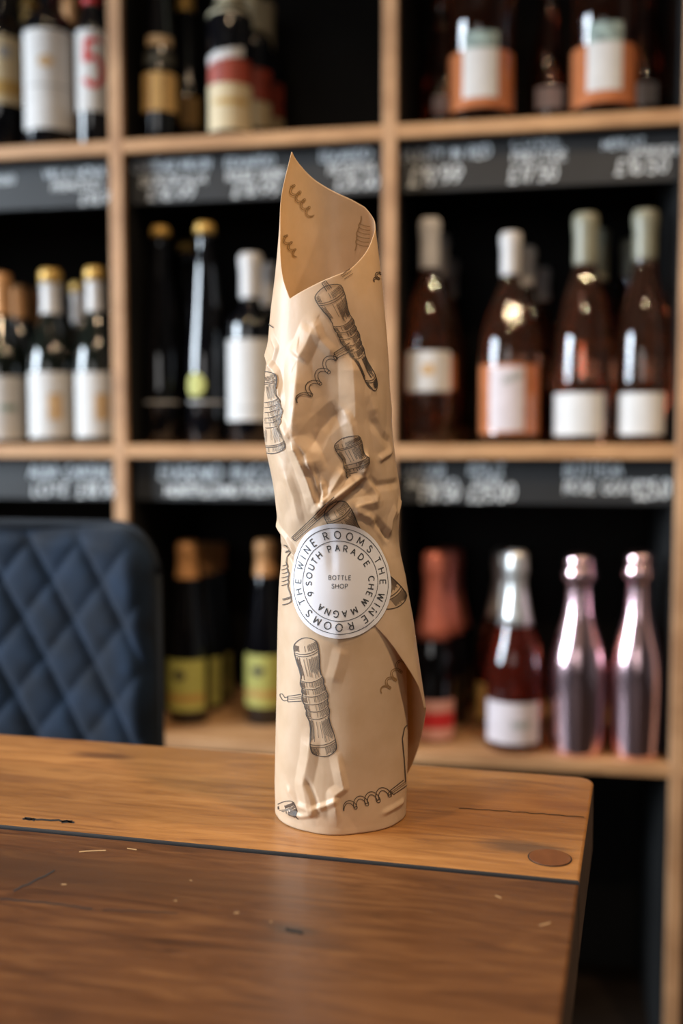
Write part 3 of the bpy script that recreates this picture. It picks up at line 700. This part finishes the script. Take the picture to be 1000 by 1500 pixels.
def make_back():
    nx, nz = 150, 150; hw = CW / 2; V = []; Fc = []
    def sq(u, v):     # square -> rounded rectangle in (x,z)
        x, z = u * hw, v * CHH / 2; r = .048
        ex, ez = abs(x) - (hw - r), abs(z) - (CHH / 2 - r)
        if ex > 0 and ez > 0:
            m_ = max(ex, ez); l_ = math.hypot(ex, ez); k = m_ / l_
            x = math.copysign(hw - r + ex * k, x); z = math.copysign(CHH / 2 - r + ez * k, z)
        return x, z
    for side in (0, 1):
        for i in range(nz + 1):
            for j in range(nx + 1):
                u, v = -1 + 2 * j / nx, -1 + 2 * i / nz
                x, z = sq(u, v)
                e = 1 - max(abs(u), abs(v)); ed_ = min(1, e / .09); rr = math.sqrt(max(0, 1 - (1 - ed_) ** 2))
                bow = -.055 * (x / hw) ** 2 - .012 * max(0, z / (CHH / 2)) ** 2
                if side == 0:
                    y = bow - .026 * rr - (quilt(x, z) * min(1, e / .10) if e > .0 else 0)
                else: y = bow + .022 * rr
                V.append((x, y, z + CHH / 2 + zb0))
    n1 = (nx + 1) * (nz + 1)
    for side in (0, 1):
        for i in range(nz):
            for j in range(nx):
                a = side * n1 + i * (nx + 1) + j; q = (a, a + 1, a + nx + 2, a + nx + 1)
                Fc.append(q if side == 0 else q[::-1])
    me = bpy.data.meshes.new('backrest'); me.from_pydata(V, [], Fc)
    bm = bmesh.new(); bm.from_mesh(me); bmesh.ops.remove_doubles(bm, verts=bm.verts[:], dist=1e-5)
    bpy.data.meshes.remove(me)
    return bm
bk = bm_obj('backrest', make_back(), M['velvet'], chair, True)
def tube(bm, pts, r, n=12):
    P = [Vector(p) for p in pts]; rings = []
    for i, p in enumerate(P):
        t = (P[min(i + 1, len(P) - 1)] - P[max(i - 1, 0)]).normalized()
        a = t.orthogonal().normalized() if i == 0 else (rings_a - t * rings_a.dot(t)).normalized()
        rings_a = a; b = t.cross(a); rr = r[i] if isinstance(r, (list, tuple)) else r
        rings.append([bm.verts.new(p + (a * math.cos(2*math.pi*k/n) + b * math.sin(2*math.pi*k/n)) * rr) for k in range(n)])
    for A, Bq in zip(rings[:-1], rings[1:]):
        for k in range(n): bm.faces.new((A[k], A[(k+1) % n], Bq[(k+1) % n], Bq[k]))
    bm.faces.new(rings[0][::-1]); bm.faces.new(rings[-1])
# piping round the rim of the back
bm = bmesh.new(); pp = []
hw, r_ = CW / 2 + .001, .050
for (cx_, cz_, a0) in ((hw - r_, CHH / 2 - r_, 0), (-hw + r_, CHH / 2 - r_, 90), (-hw + r_, -CHH / 2 + r_, 180), (hw - r_, -CHH / 2 + r_, 270)):
    for k in range(8):
        a = rad(a0 + 90 * k / 7); x, z = cx_ + r_ * math.cos(a), cz_ + r_ * math.sin(a)
        pp.append((x, -.055 * (x / hw) ** 2 - .012 * max(0, z / (CHH / 2)) ** 2, z + CHH / 2 + zb0))
pp.append(pp[0]); tube(bm, pp, .004, 8); bm_obj('rim_piping', bm, M['velvet_edge'], bk, True)
bm = bmesh.new(); box_bm(bm, (-.235, -.46, zb0 - .035), (.235, .0, zb0 + .045))
bmesh.ops.bevel(bm, geom=bm.edges[:], offset=.028, segments=4, profile=.5, affect='EDGES')
bm_obj('seat', bm, M['velvet'], chair, True)
for sx in (-1, 1):
    for y0_, y1_ in ((-.40, -.44), (-.04, .03)):
        bm = bmesh.new(); tube(bm, [(sx * .19, y0_, zb0 - .03), (sx * .225, y1_, 0.0)], [.013, .009]); bm_obj('leg', bm, M['black_metal'], chair, True)

# ------------------------------------------------------------------ the paper-wrapped bottle
base = on_z(499, 1188, ZT); DB = float((base - CAM) @ FH)
ER, EF = RT, -FH                                              # right and towards the camera, both level
def axis_point(px, py):                                       # photo point on the upright plane through the bottle's axis
    r = ray(px, py); t = DB / float(r @ FH); return CAM + r * t
SIL = [(1213, 405.5, 593.5), (1204, 404.5, 594), (1190, 404.2, 594), (1160, 404, 594.5), (1055, 404, 595), (993, 405, 595), (912, 406.5, 594.5), (858, 408, 593),
       (820, 411, 591), (800, 411, 588), (783, 409.5, 586), (756, 404, 587), (729, 400, 588.5), (689, 394, 582), (662, 389, 578), (624, 384.5, 574.5), (590, 386, 573.5),
       (554, 390, 570), (500, 393, 566), (453, 395.6, 562), (412, 400, 559), (372, 404, 555), (331, 408, 551), (299, 410, 549), (269, 413, 547), (225, 418, 544), (190, 421, 541)]
zz, cc_, RR = [], [], []
for (y, xl, xr) in SIL:
    a, b = axis_point(xl, y), axis_point(xr, y)
    zz.append(a[2]); cc_.append(float(((a + b) / 2 - base) @ ER)); RR.append(float((b - a) @ ER) / 2)
zz = np.array(zz); zz[0] = ZT; o_ = np.argsort(zz); zz, cc_, RR = zz[o_], np.array(cc_)[o_], np.array(RR)[o_]
def sm_interp(z, ys):                                         # piecewise linear, rounded a little
    return (np.interp(z - .004, zz, ys) + 2 * np.interp(z, zz, ys) + np.interp(z + .004, zz, ys)) / 4
def S0(th, z, extra=0.0):
    c = sm_interp(z, cc_); R = sm_interp(z, RR) + extra
    return base[None, :] * [1, 1, 0] + ER[None] * (c + R * np.sin(th))[:, None] + EF[None] * (R * np.cos(th))[:, None] + ZU[None] * z[:, None]
def inv(pxy, back=False):
    """photo points -> (angle, height) on the smooth wrap"""
    pxy = np.atleast_2d(np.array(pxy, float)); n = len(pxy)
    z = np.array([axis_point(p[0], p[1])[2] for p in pxy])
    for it in range(25):
        c, R = sm_interp(z, cc_), sm_interp(z, RR)
        th = np.zeros(n)
        # depth of the surface point changes the scale: refine
        if it == 0: sgn = -1.0 if back else 1.0; dep = np.zeros(n)
        k = (DB - dep) / DB
        lat = np.array([float((axis_point(p[0], p[1]) - base) @ ER) for p in pxy]) if it == 0 else lat
        zax = z if it == 0 and False else np.array([axis_point(p[0], p[1])[2] for p in pxy]) if it == 0 else zax
        bl = float((base - CAM) @ ER)
        s = ((lat + bl) * k - bl - c) / R
        s = np.clip(s, -.995, .995); th = np.arcsin(s)
        if back: th = np.pi - th
        dep = R * np.cos(th)
        z = CAM[2] + (zax - CAM[2]) * k
    return th, z

# --- rim of the wrap: photo points against angle
rimd = [(-39, 427, 437), (-3.6, 475, 411), (22.6, 510, 396), (44, 532, 372), (65, 545.5, 348), (88, 551, 331), (113, 545.5, 315), (128, 535, 303), (149, 516, 292),
        (175, 486, 279), (198, 459, 264), (221, 437, 245), (238, 428, 231), (247, 424, 222), (258, 416, 262), (270, 410.5, 300), (292, 410.5, 361), (309.5, 418.6, 410), (321, 427, 437)]
rt_, rz_ = [], []
for a, x, y in rimd:
    t = rad(a); zax = axis_point(x, y)[2]; z = zax
    for _ in range(6):
        R = float(sm_interp(np.array([z]), RR)[0]); k = (DB - R * math.cos(t)) / DB; z = CAM[2] + (zax - CAM[2]) * k
    rt_.append(t); rz_.append(z)
rt_, rz_ = np.array(rt_), np.array(rz_)
def rim_z(th):
    t = (th - rt_[0]) % (2 * np.pi) + rt_[0]
    return np.interp(t, rt_, rz_)

# --- creases: photo points, height in mm (+ out), half-widths in px on either side
RM = 0.039
CREASES = [
 # polyline, amp mm, width left, width right (px)
 ([(514,514),(516,562),(518,613),(525,662),(531,694)], 3.4, 20, 26),
 ([(437,522),(435,589),(433,640),(451,667),(463,694)], 3.2, 28, 20),
 ([(459,480),(446,510),(437,527)], 1.6, 24, 16),
 ([(503,600),(486,612),(468,628),(452,660)], -2.2, 20, 16),
 ([(503,600),(512,624),(516,648)], 1.3, 10, 8),
 ([(432,648),(446,684),(464,746)], 2.4, 16, 7),
 ([(451,672),(464,704),(472,736)], 1.7, 6, 6),
 ([(470,704),(474,722),(472,738)], 1.4, 5, 6),
 ([(503,688),(490,712),(472,740)], 2.0, 9, 7),
 ([(457,680),(468,712),(470,734)], -1.4, 5, 5),
 ([(531,696),(510,714),(492,729),(463,750)], 2.8, 9, 7),
 ([(540,700),(515,724),(494,740),(466,758)], -1.6, 6, 12),
 ([(535,664),(533,680),(529,696)], 1.6, 6, 7),
 ([(575,660),(562,670),(556,674)], 1.3, 7, 6),
 ([(532,694),(548,716),(557,732)], 1.4, 12, 10),
 ([(557,733),(535,738),(515,745)], 2.0, 10, 12),
 ([(546,760),(560,774),(575,792)], -1.8, 8, 10),
 ([(516,748),(540,757),(553,768)], 1.5, 8, 8),
 ([(588,730),(586,744),(582,756)], 1.2, 8, 8),
 ([(404,764),(420,790),(436,818)], 1.5, 9, 8),
 ([(410,800),(424,812),(432,826)], -1.3, 6, 6),
 ([(548,608),(541,580),(546,540)], 1.0, 14, 12),
 ([(540,612),(562,640),(574,650)], -1.0, 12, 10),
 ([(392,510),(404,548),(412,590)], 1.5, 12, 10),
 ([(398,590),(412,622),(430,646)], 1.4, 12, 12),
 ([(396,484),(404,510),(396,545)], .9, 8, 8),
 ([(582,742),(575,762),(572,790)], 1.2, 10, 8),
 ([(455,1080),(452,1110),(444,1150),(456,1200)], 1.3, 16, 14),
 ([(494,1108),(504,1155),(490,1165),(494,1200)], 1.5, 12, 7),
 ([(456,1186),(480,1178),(494,1170)], 1.3, 7, 5),
 ([(420,1150),(436,1180),(470,1190)], 1.0, 9, 8),
 ([(448,1140),(460,1170),(466,1195)], -.9, 6, 6),
 ([(420,1190),(440,1196),(462,1192)], 1.0, 5, 6),
 ([(560,1192),(578,1182),(590,1172)], 1.0, 6, 6),
 ([(486,1000),(494,975),(500,950)], .6, 14, 12),
 ([(538,700),(556,712),(586,706)], -1.0, 8, 8),
 ([(420,690),(432,730),(440,770)], .9, 12, 10),
 ([(458,470),(470,500),(490,520)], .8, 10, 10),
]
cre_uv = []
for pl, amp, wl, wr in CREASES:
    t, z = inv(dense(pl, 400)); cre_uv.append((np.stack([t * RM, z], 1), amp * .001, wl / 2375., wr / 2375.))
vor_t, vor_z = inv([(random.uniform(395, 585), random.uniform(560, 830)) for _ in range(70)])
vor_h = np.random.RandomState(3).uniform(-1, 1, len(vor_t))
dent_t, dent_z = inv([(472, 585), (420, 700), (548, 712), (500, 770), (438, 560), (566, 800), (415, 810)])
DENTS = [(-4.2, 26, 58), (1.2, 20, 40), (-1.6, 22, 26), (1.0, 40, 24), (-.6, 14, 40), (-1.2, 16, 16), (-1.4, 14, 16)]
st_t, st_z = inv([(497.5, 851)]); ST_T, ST_Z = float(st_t[0]), float(st_z[0]); ST_R = 0.0328
def disp(th, z):
    t = (th + np.pi) % (2 * np.pi) - np.pi
    u = t * RM; D = np.zeros_like(u)
    for P, amp, wl, wr in cre_uv:
        best = np.full_like(u, 1e9); side = np.zeros_like(u); tt = np.zeros_like(u); L = len(P) - 1
        for i in range(L):
            a, b = P[i], P[i + 1]; d = b - a; l2 = d @ d
            s = np.clip(((u - a[0]) * d[0] + (z - a[1]) * d[1]) / l2, 0, 1)
            ex, ez = u - (a[0] + s * d[0]), z - (a[1] + s * d[1]); dist = np.hypot(ex, ez)
            m = dist < best
            best = np.where(m, dist, best); side = np.where(m, d[0] * ez - d[1] * ex, side); tt = np.where(m, (i + s) / L, tt)
        wdt = np.where(side > 0, wr, wl)
        tp = np.clip(np.minimum(tt, 1 - tt) * 5 + .25, 0, 1)
        D += 1.35 * amp * tp * np.clip(1 - best / wdt, 0, None)
    for (amp, wx, wz), ct, cz in zip(DENTS, dent_t, dent_z):
        D += amp * .001 * np.exp(-(((u - ct * RM) / (wx / 2375.)) ** 2 + ((z - cz) / (wz / 2375.)) ** 2))
    # crumple: cells with sharp borders
    front = np.clip((1.75 - np.abs(t)) / .3, 0, 1)
    zc0, zc1 = vor_z.min(), vor_z.max()
    m = (z > zc0 - .01) & (z < zc1 + .01)
    if m.any():
        dd = np.hypot(u[m][:, None] - vor_t[None] * RM, (z[m][:, None] - vor_z[None]) * .8); k = dd.argsort(1)[:, :2]
        d1 = np.take_along_axis(dd, k[:, :1], 1)[:, 0]
        win = np.clip(np.minimum(z[m] - zc0 + .01, zc1 + .01 - z[m]) / .02, 0, 1)
        D[m] += (-d1 * .085) * win * front[m]
    # foot of the wrap: folded paper, a little uneven
    foot = np.clip((ZT + .022 - z) / .022, 0, 1)
    D += foot * .0007 * (np.abs(np.sin(t * 4 + 1.0 + z * 60)) - .6)
    D += .0005 * np.sin(t * 2 + z * 30) + .0004 * np.sin(t * 5 - z * 48 + 1)
    # the round sticker holds the paper flat
    rr = np.hypot((t - ST_T) * RM, z - ST_Z) / ST_R
    hold = np.clip((1.12 - rr) / .2, 0, 1)
    D = D * (1 - hold)
    x = (t - ST_T) * RM; y = z - ST_Z
    own = -.0007 * np.clip(1 - np.abs(x + .0045 - .0 * y) / .004, 0, 1) * np.clip(y / .01, 0, 1)
    own += .0012 * np.clip(1 - np.abs(x + .001) / .005, 0, 1) * np.clip((-y - .018) / .01, 0, 1)
    D += own * hold
    return D

# --- outer flap on the right, its lower edge lifting clear
z_flap_top = axis_point(590, 800)[2]
TH_A, TH_B = rad(29), rad(176)
def flap_o(th):
    d = np.degrees(th)
    up = np.clip((d - 29) / 58, 0, 1); up = up * up * (3 - 2 * up)
    dn = np.clip((176 - d) / 50, 0, 1); dn = dn * dn * (3 - 2 * dn)
    return .0112 * up * dn
edge_px = [(545, 913), (564, 934), (583, 958), (599.5, 982), (613, 1006), (618.5, 1024), (620.5, 1038)]
fe_t, fe_z = [], []
for d in (29, 38, 46, 54, 62, 70, 78, 86, 92, 100, 110, 122, 135, 150, 176):
    t = rad(d); z = axis_point(600, 980)[2]
    R = .0398 + float(flap_o(np.array([t]))[0]); lat = R * math.sin(t); fd = R * math.cos(t); k = (DB - fd) / DB
    X = CX + F * (float((base - CAM) @ ER) + lat) / (DB - fd)
    if d <= 86: y = np.interp(X, [p[0] for p in edge_px], [p[1] for p in edge_px])
    else: y = np.interp(d, [86, 92, 100, 110, 122, 135, 150, 176], [1036, 1046, 1066, 1096, 1128, 1158, 1180, 1190])
    fe_t.append(t); fe_z.append(CAM[2] + (axis_point(600, y)[2] - CAM[2]) * k)
def flap_edge(th): return np.interp(th, fe_t, fe_z)
def flap_off(th, z):
    ze = flap_edge(th); t = np.clip((z_flap_top - z) / (z_flap_top - ze), 0, 1.02)
    base_o = -.0007 + .0011 * np.clip(t / .4, 0, 1)
    return np.where((th > TH_A) & (th < TH_B), base_o + flap_o(th) * t ** 1.35, 0)
def surf(th, z, off=0.0, flap=False, on_top=True):
    d = disp(th, z)
    if flap:
        tn = (th + np.pi) % (2 * np.pi) - np.pi
        f = flap_off(tn, z); live = z > flap_edge(tn) - 1e-4
        f = np.where(live, np.maximum(f, 0) + .0003 * (f > -.0003) if on_top else f, 0); d = np.where(f > .0015, d * np.clip(1 - (f - .0015) / .003, 0, 1), d) + f
    return S0(th, z, d + off)

def paper(name, col_a, col_b, tr):
    m = bpy.data.materials.new(name); m.use_nodes = True; nt = m.node_tree; N = nt.nodes; L = nt.links
    b = N['Principled BSDF']; out = N['Material Output']
    tc = N.new('ShaderNodeTexCoord'); n1 = N.new('ShaderNodeTexNoise'); n1.inputs['Scale'].default_value = 70; n1.inputs['Detail'].default_value = 8
    L.new(tc.outputs['Object'], n1.inputs['Vector'])
    r = N.new('ShaderNodeValToRGB'); r.color_ramp.elements[0].position = .3; r.color_ramp.elements[1].position = .7
    r.color_ramp.elements[0].color = (*col_a, 1); r.color_ramp.elements[1].color = (*col_b, 1)
    L.new(n1.outputs['Fac'], r.inputs['Fac']); L.new(r.outputs['Color'], b.inputs['Base Color'])
    b.inputs['Roughness'].default_value = .42; b.inputs['Specular IOR Level'].default_value = .4
    n2 = N.new('ShaderNodeTexNoise'); n2.inputs['Scale'].default_value = 110; n2.inputs['Detail'].default_value = 6
    mp = N.new('ShaderNodeMapping'); mp.inputs['Scale'].default_value = (1, 1, .35); L.new(tc.outputs['Object'], mp.inputs['Vector']); L.new(mp.outputs['Vector'], n2.inputs['Vector'])
    bp = N.new('ShaderNodeBump'); bp.inputs['Strength'].default_value = .22; bp.inputs['Distance'].default_value = .0015
    L.new(n2.outputs['Fac'], bp.inputs['Height']); L.new(bp.outputs['Normal'], b.inputs['Normal'])
    t = N.new('ShaderNodeBsdfTranslucent'); t.inputs['Color'].default_value = (.86, .54, .19, 1)
    mx = N.new('ShaderNodeMixShader'); mx.inputs[0].default_value = tr
    L.new(b.outputs[0], mx.inputs[1]); L.new(t.outputs[0], mx.inputs[2]); L.new(mx.outputs[0], out.inputs['Surface'])
    return m
M['kraft'] = paper('kraft_paper', (0.63, 0.465, 0.305), (0.72, 0.55, 0.385), .30)
M['ink'] = mat('brown_black_ink', (0.050, 0.036, 0.026), rough=0.6)
M['ink_soft'] = mat('ink_showing_through', (0.27, 0.155, 0.060), rough=0.7)
M['sticker'] = mat('white_sticker_paper', (0.73, 0.73, 0.78), rough=0.45, noise=(50, 0.02))
M['sticker_ink'] = mat('grey_black_print', (0.040, 0.042, 0.045), rough=0.6)

wrap = tag(empty('wrapped_bottle', (base[0], base[1], ZT)), 'wine bottle wrapped in corkscrew-printed kraft paper with a round white sticker', 'bottle')
wo = np.array([base[0], base[1], ZT])
NT, NZ = 400, 420
ths = rt_[0] + np.linspace(0, 2 * np.pi, NT, endpoint=False)
tg = np.linspace(0, 1, NZ)
rimv = rim_z(ths)
TH = np.repeat(ths[None], NZ, 0); ZZ = ZT + .0004 + tg[:, None] * (rimv[None] - ZT - .0004)
P = surf(TH.ravel(), ZZ.ravel()) - wo
Fc = [(i * NT + k, i * NT + (k + 1) % NT, (i + 1) * NT + (k + 1) % NT, (i + 1) * NT + k) for i in range(NZ - 1) for k in range(NT)]
Pl = list(P); Pl.append((float(np.mean(P[:NT, 0])), float(np.mean(P[:NT, 1])), .0008)); ci = len(Pl) - 1
Fc += [(k, ci, (k + 1) % NT) for k in range(NT)]
body = mesh_obj('paper_wrap', Pl, Fc, M['kraft'], wrap, True)
sd = body.modifiers.new('thickness', 'SOLIDIFY'); sd.thickness = .0003; sd.offset = -1
# flap
NA, NB = 110, 90; fa = np.linspace(TH_A, TH_B, NA); V = []
tt_ = np.linspace(0, 1, NB)
FT = np.repeat(fa[None], NB, 0); FZ = z_flap_top + tt_[:, None] * (flap_edge(fa)[None] - z_flap_top)
P = surf(FT.ravel(), FZ.ravel(), 0.0, True, False) - wo
Fc = [(i * NA + k, (i + 1) * NA + k, (i + 1) * NA + k + 1, i * NA + k + 1) for i in range(NB - 1) for k in range(NA - 1)]
fl = mesh_obj('paper_flap', P, Fc, M['kraft'], wrap, True)
sd = fl.modifiers.new('thickness', 'SOLIDIFY'); sd.thickness = .0003; sd.offset = 1
# the bottle inside the paper
hb = .285; prof = smooth_prof(profile('bordeaux', .0305, hb, .0145)); V, Fc = lathe(prof, 40)
V = [(a, b, c + .0015) for a, b, c in V]; ib = mesh_obj('bottle_inside', V, Fc, M['glass_dark'], wrap, True)

# ------------------------------------------------------------------ corkscrew prints
def corkscrew(A, Bp, hw, s0=0.0, s1=1.0, taper=None, hatch=True):
    """turned handle drawn from end A to end B: outline, rings, hatching; photo pixels"""
    A, Bp = np.array(A, float), np.array(Bp, float); ax_ = Bp - A; L = np.linalg.norm(ax_); t = ax_ / L; n = np.array([t[1], -t[0]])
    prof = [(0, .74), (.012, .90), (.04, 1.0), (.10, 1.0), (.17, .94), (.24, .82), (.30, .80), (.335, .88), (.36, .96), (.385, .92), (.40, .86), (.43, .96), (.455, .90), (.47, 1.0),
            (.50, 1.05), (.53, 1.0), (.545, .90), (.57, .96), (.60, .86), (.615, .92), (.64, .96), (.665, .88), (.70, .80), (.76, .82), (.83, .94), (.90, 1.0), (.96, 1.0), (.988, .90), (1, .74)]
    ss = [p[0] for p in prof]; ws = [p[1] for p in prof]
    def wd(s): return float(np.interp(s, ss, ws)) * hw * (taper(s) if taper else 1)
    pt = lambda s, q: tuple(A + ax_ * s + n * q * wd(s))
    rng = lambda a, b, k: [a + (b - a) * i / k for i in range(k + 1)]
    lines, wid = [], []
    S = [s for s in rng(s0, s1, 60)]
    for q in (-1, 1): lines.append([pt(s, q) for s in S]); wid.append(1.25)
    cv = .055 * min(1, hw / 16)
    for s in (0.0, 1.0):
        if s0 <= s <= s1: lines.append([tuple(A + ax_ * (s + (cv * .5 if s else -cv * .5) * (1 - q * q)) + n * q * wd(s)) for q in rng(-1, 1, 10)]); wid.append(1.25)
    for s in (.085, .105, .335, .40, .465, .535, .60, .665, .895, .915):
        if s0 <= s <= s1 - .01: lines.append([tuple(A + ax_ * (s + cv * .55 * (1 - q * q)) + n * q * wd(s)) for q in rng(-1, 1, 10)]); wid.append(.95)
    if hatch:
        rs = random.Random(int(A[0] * 7 + A[1]))
        for (a, b) in ((.115, .325), (.34, .395), (.405, .46), (.47, .53), (.54, .595), (.605, .66), (.675, .885), (.01, .08), (.92, .99)):
            if b < s0 or a > s1: continue
            big = b - a > .1
            for q in [x * .085 for x in range(-11, 12)]:
                if -.62 < q < -.12 and rs.random() < .85: continue           # light streak
                if abs(q) < .12 and rs.random() < .5: continue
                e0 = a + rs.uniform(.0, .10) * (b - a); e1 = b - rs.uniform(0, .35 if big else .25) * (b - a)
                e0, e1 = max(e0, s0), min(e1, s1)
                if e1 - e0 < .008: continue
                lines.append([tuple(A + ax_ * (s + cv * .5 * (1 - q * q)) + n * q * wd(s)) for s in rng(e0, e1, 6)]); wid.append(.62 if abs(q) < .6 else .75)
    return lines, wid
def shaft(a, b, w):
    a, b = np.array(a, float), np.array(b, float); t = (b - a) / np.linalg.norm(b - a); n = np.array([t[1], -t[0]])
    ls = [[tuple(a + n * q * w), tuple(b + n * q * w * .8)] for q in (-1, -.3, .25, 1)] + [[tuple(b - n * w * .8), tuple(b + n * w * .8)]]
    return ls, [1.1, .6, .6, 1.1, 1.0]
def worm(a, b, amp, waves, w=2.4, soft=False, lead=.12):
    a, b = np.array(a, float), np.array(b, float); d = b - a; L = np.linalg.norm(d); t = d / L; n = np.array([t[1], -t[0]])
    cs = []
    for i in range(161):
        s = i / 160; env = amp * min(1, (s) / lead) * (1 - .35 * s) 
        ph = 2 * math.pi * waves * s
        cs.append(a + d * s + n * env * math.sin(ph) + t * env * .55 * math.cos(ph * 1.0))
    C = np.array(cs); T = np.gradient(C, axis=0); T /= np.linalg.norm(T, axis=1, keepdims=True) + 1e-9; Nn = np.stack([T[:, 1], -T[:, 0]], 1)
    tp = np.clip((1 - np.linspace(0, 1, 161)) * 7, .05, 1)[:, None]
    return [[tuple(p) for p in C + Nn * w * tp], [tuple(p) for p in C - Nn * w * tp]], [1.05, 1.05]
def keep(lines, wid, fn):
    """cut strokes where the paper folds over them"""
    L2, W2 = [], []
    for l, w_ in zip(lines, wid):
        cur = []
        for p in dense(l, 1.5):
            if fn(p): cur.append(p)
            else:
                if len(cur) > 1: L2.append(cur); W2.append(w_)
                cur = []
        if len(cur) > 1: L2.append(cur); W2.append(w_)
    return L2, W2
def drape(name, parts, m=None, off=.00022, flap=True, back=False):
    lines = [l for p in parts for l in p[0]]; wid = [x for p in parts for x in p[1]]
    V, Fc = ribbons(lines, wid, 1.6)
    th, z = inv(V, back)
    P3 = surf(th, z, off, flap) - wo
    if back: Fc = [f[::-1] for f in Fc]
    return mesh_obj(name, P3, Fc, m or M['ink'], wrap)
below = lambda x0, y0, x1, y1: (lambda p: p[1] < y0 + (p[0] - x0) * (y1 - y0) / (x1 - x0))
above = lambda x0, y0, x1, y1: (lambda p: p[1] > y0 + (p[0] - x0) * (y1 - y0) / (x1 - x0))
drape('printed_corkscrew', [corkscrew((446, 939), (476, 1104), 18.5), shaft((441, 1022), (421, 1024), 5), worm((421, 1024), (408, 1018), 2.5, .7)])
drape('printed_corkscrew', [corkscrew((478, 424), (547, 568), 22, taper=lambda s: 1 - .70 * s), shaft((514, 507), (491, 521), 5.5),
                            worm((492, 519), (440, 588), 8.5, 4.0, 2.3)])
drape('printed_corkscrew', [keep(*corkscrew((386, 548), (402, 661), 20), lambda p: p[0] > 386.5)])
drape('printed_corkscrew', [keep(*corkscrew((505, 644), (545, 738), 18, 0, .62), below(480, 722, 533, 684))])
drape('printed_corkscrew', [keep(*corkscrew((488, 742), (575, 884), 20), lambda p: p[0] < 590), shaft((493, 731), (462, 760), 5), shaft((462, 760), (430, 790), 4)])
drape('printed_corkscrew', [worm((574, 1160), (503, 1183), 8.5, 4.2, 2.2), shaft((592, 1146), (574, 1161), 4.5),
                            ([[(592, 1146), (590, 1110), (588, 1082), (591, 1066), (594, 1062)]], [1.3])])
drape('printed_corkscrew', [keep(*corkscrew((418, 1176), (440, 1260), 14), lambda p: p[1] < 1202 - (440 - p[0]) * .5 and p[0] > 408)])
drape('printed_corkscrew', [keep(*corkscrew((404, 800), (413, 884), 14, hatch=False), lambda p: p[0] > 412.5)])
drape('printed_corkscrew', [worm((557, 398), (549, 412), 4, 2.0, 1.2)])
drape('printed_corkscrew', [([[(393.5, 474), (401, 480)]], [1.3])])
drape('printed_corkscrew', [shaft((482, 425), (474, 413), 4)])
drape('printed_corkscrew', [([[(498, 404), (511, 394)], [(500, 406), (513, 397)], [(503, 409), (515, 401)]], [.9, .7, .7])])
drape('show_through_print', [worm((592, 966), (559, 1013), 7.5, 4.0, 1.3)], M['ink_soft'], flap=False)
# ghost prints on the inside of the far wall
for gp in (worm((423, 272), (456, 317), 7, 4.2, 1.3), worm((414, 345), (433, 375), 5, 3, 1.1),
           keep(*corkscrew((543, 300), (528, 388), 12, hatch=False), lambda p: p[0] < 543 and 316 < p[1] < 368)):
    drape('show_through_print', [gp], M['ink_soft'], off=-.0007, flap=False, back=True)

# ------------------------------------------------------------------ round sticker
def st_map(V, off):
    V = np.array(V, float); th = ST_T + V[:, 0] / RM; z = ST_Z + V[:, 1]
    f = surf(th, z, off, True)
    return f - wo
nr, na = 26, 72; V = [(0, 0)]; Fc = []
for i in range(1, nr + 1):
    for k in range(na): V.append((ST_R * i / nr * math.cos(2 * math.pi * k / na), ST_R * i / nr * math.sin(2 * math.pi * k / na)))
Fc = [(0, 1 + k, 1 + (k + 1) % na) for k in range(na)]
for i in range(nr - 1):
    for k in range(na):
        a, b = 1 + i * na + k, 1 + i * na + (k + 1) % na; Fc.append((a, a + na, b + na, b))
stk = mesh_obj('round_sticker', st_map(V, .0007), Fc, M['sticker'], wrap, True)
stk['label'] = 'round white sticker with circular lettering'
lines, wid = [], []
for r in (.0302, .0228):
    lines.append([(r * math.cos(rad(a)), r * math.sin(rad(a))) for a in range(0, 363, 3)]); wid.append(.00036)
def ring_text(s, r, h, a0, step_scale=1.0, gap=.38, lw=.00062):
    """text running clockwise, feet towards the centre; a0 = start angle clockwise from the top"""
    x = 0.0
    for ch in s:
        wd_, st = G[ch]
        ac = a0 + math.degrees((x + wd_ / 2) * h * step_scale / r)
        for p in st:
            q = []
            for (u, v) in dense(p, .12):
                lx, ly = (u - wd_ / 2) * h, v * h - h / 2 + r; c, s_ = math.cos(rad(ac)), math.sin(rad(ac))
                q.append((lx * c + ly * s_, -lx * s_ + ly * c))
            lines.append(q); wid.append(lw)
        x += wd_ + gap
    return a0 + math.degrees(x * h * step_scale / r)
def ring_word(s, r, h, angles, lw=.00060):
    for ch, a in zip(s, angles): ring_text(ch, r, h, a - math.degrees(G[ch][0] / 2 * h / r), lw=lw)
sp = lambda a, b, n: list(np.linspace(a, b, n))
ring_word('ROOMS', .0263, .0042, sp(-15, 47, 5)); ring_word('THE', .0263, .0042, (65, 79, 93)); ring_word('WINE', .0263, .0042, (112, 123, 133, 147))
ring_word('ROOMS', .0263, .0042, sp(166, 223.5, 5)); ring_word('THE', .0263, .0042, (241, 254, 267.5)); ring_word('WINE', .0263, .0042, (287, 299, 311, 325))
ring_word('9', .0188, .0036, (246,)); ring_word('SOUTH', .0188, .0036, (264, 278, 293, 306, 320)); ring_word('PARADE', .0188, .0036, (343.5, 358, 373, 388, 404, 419.5))
ring_word('CHEW', .0188, .0036, (87, 101, 114, 130)); ring_word('MAGNA', .0188, .0036, (153.5, 171, 186, 201, 215.5))
for s, y, h, wtot in (('BOTTLE', .0008, .0024, .0128), ('SHOP', -.0040, .0024, .0090)):
    st, tw = text_strokes(s, .34); k = wtot / tw
    for p in st: lines.append([((a - tw / 2) * k, y + b * h) for a, b in p]); wid.append(.00036)
V, Fc = ribbons(lines, wid, .0006)
mesh_obj('sticker_lettering', st_map(V, .00085), Fc, M['sticker_ink'], stk)
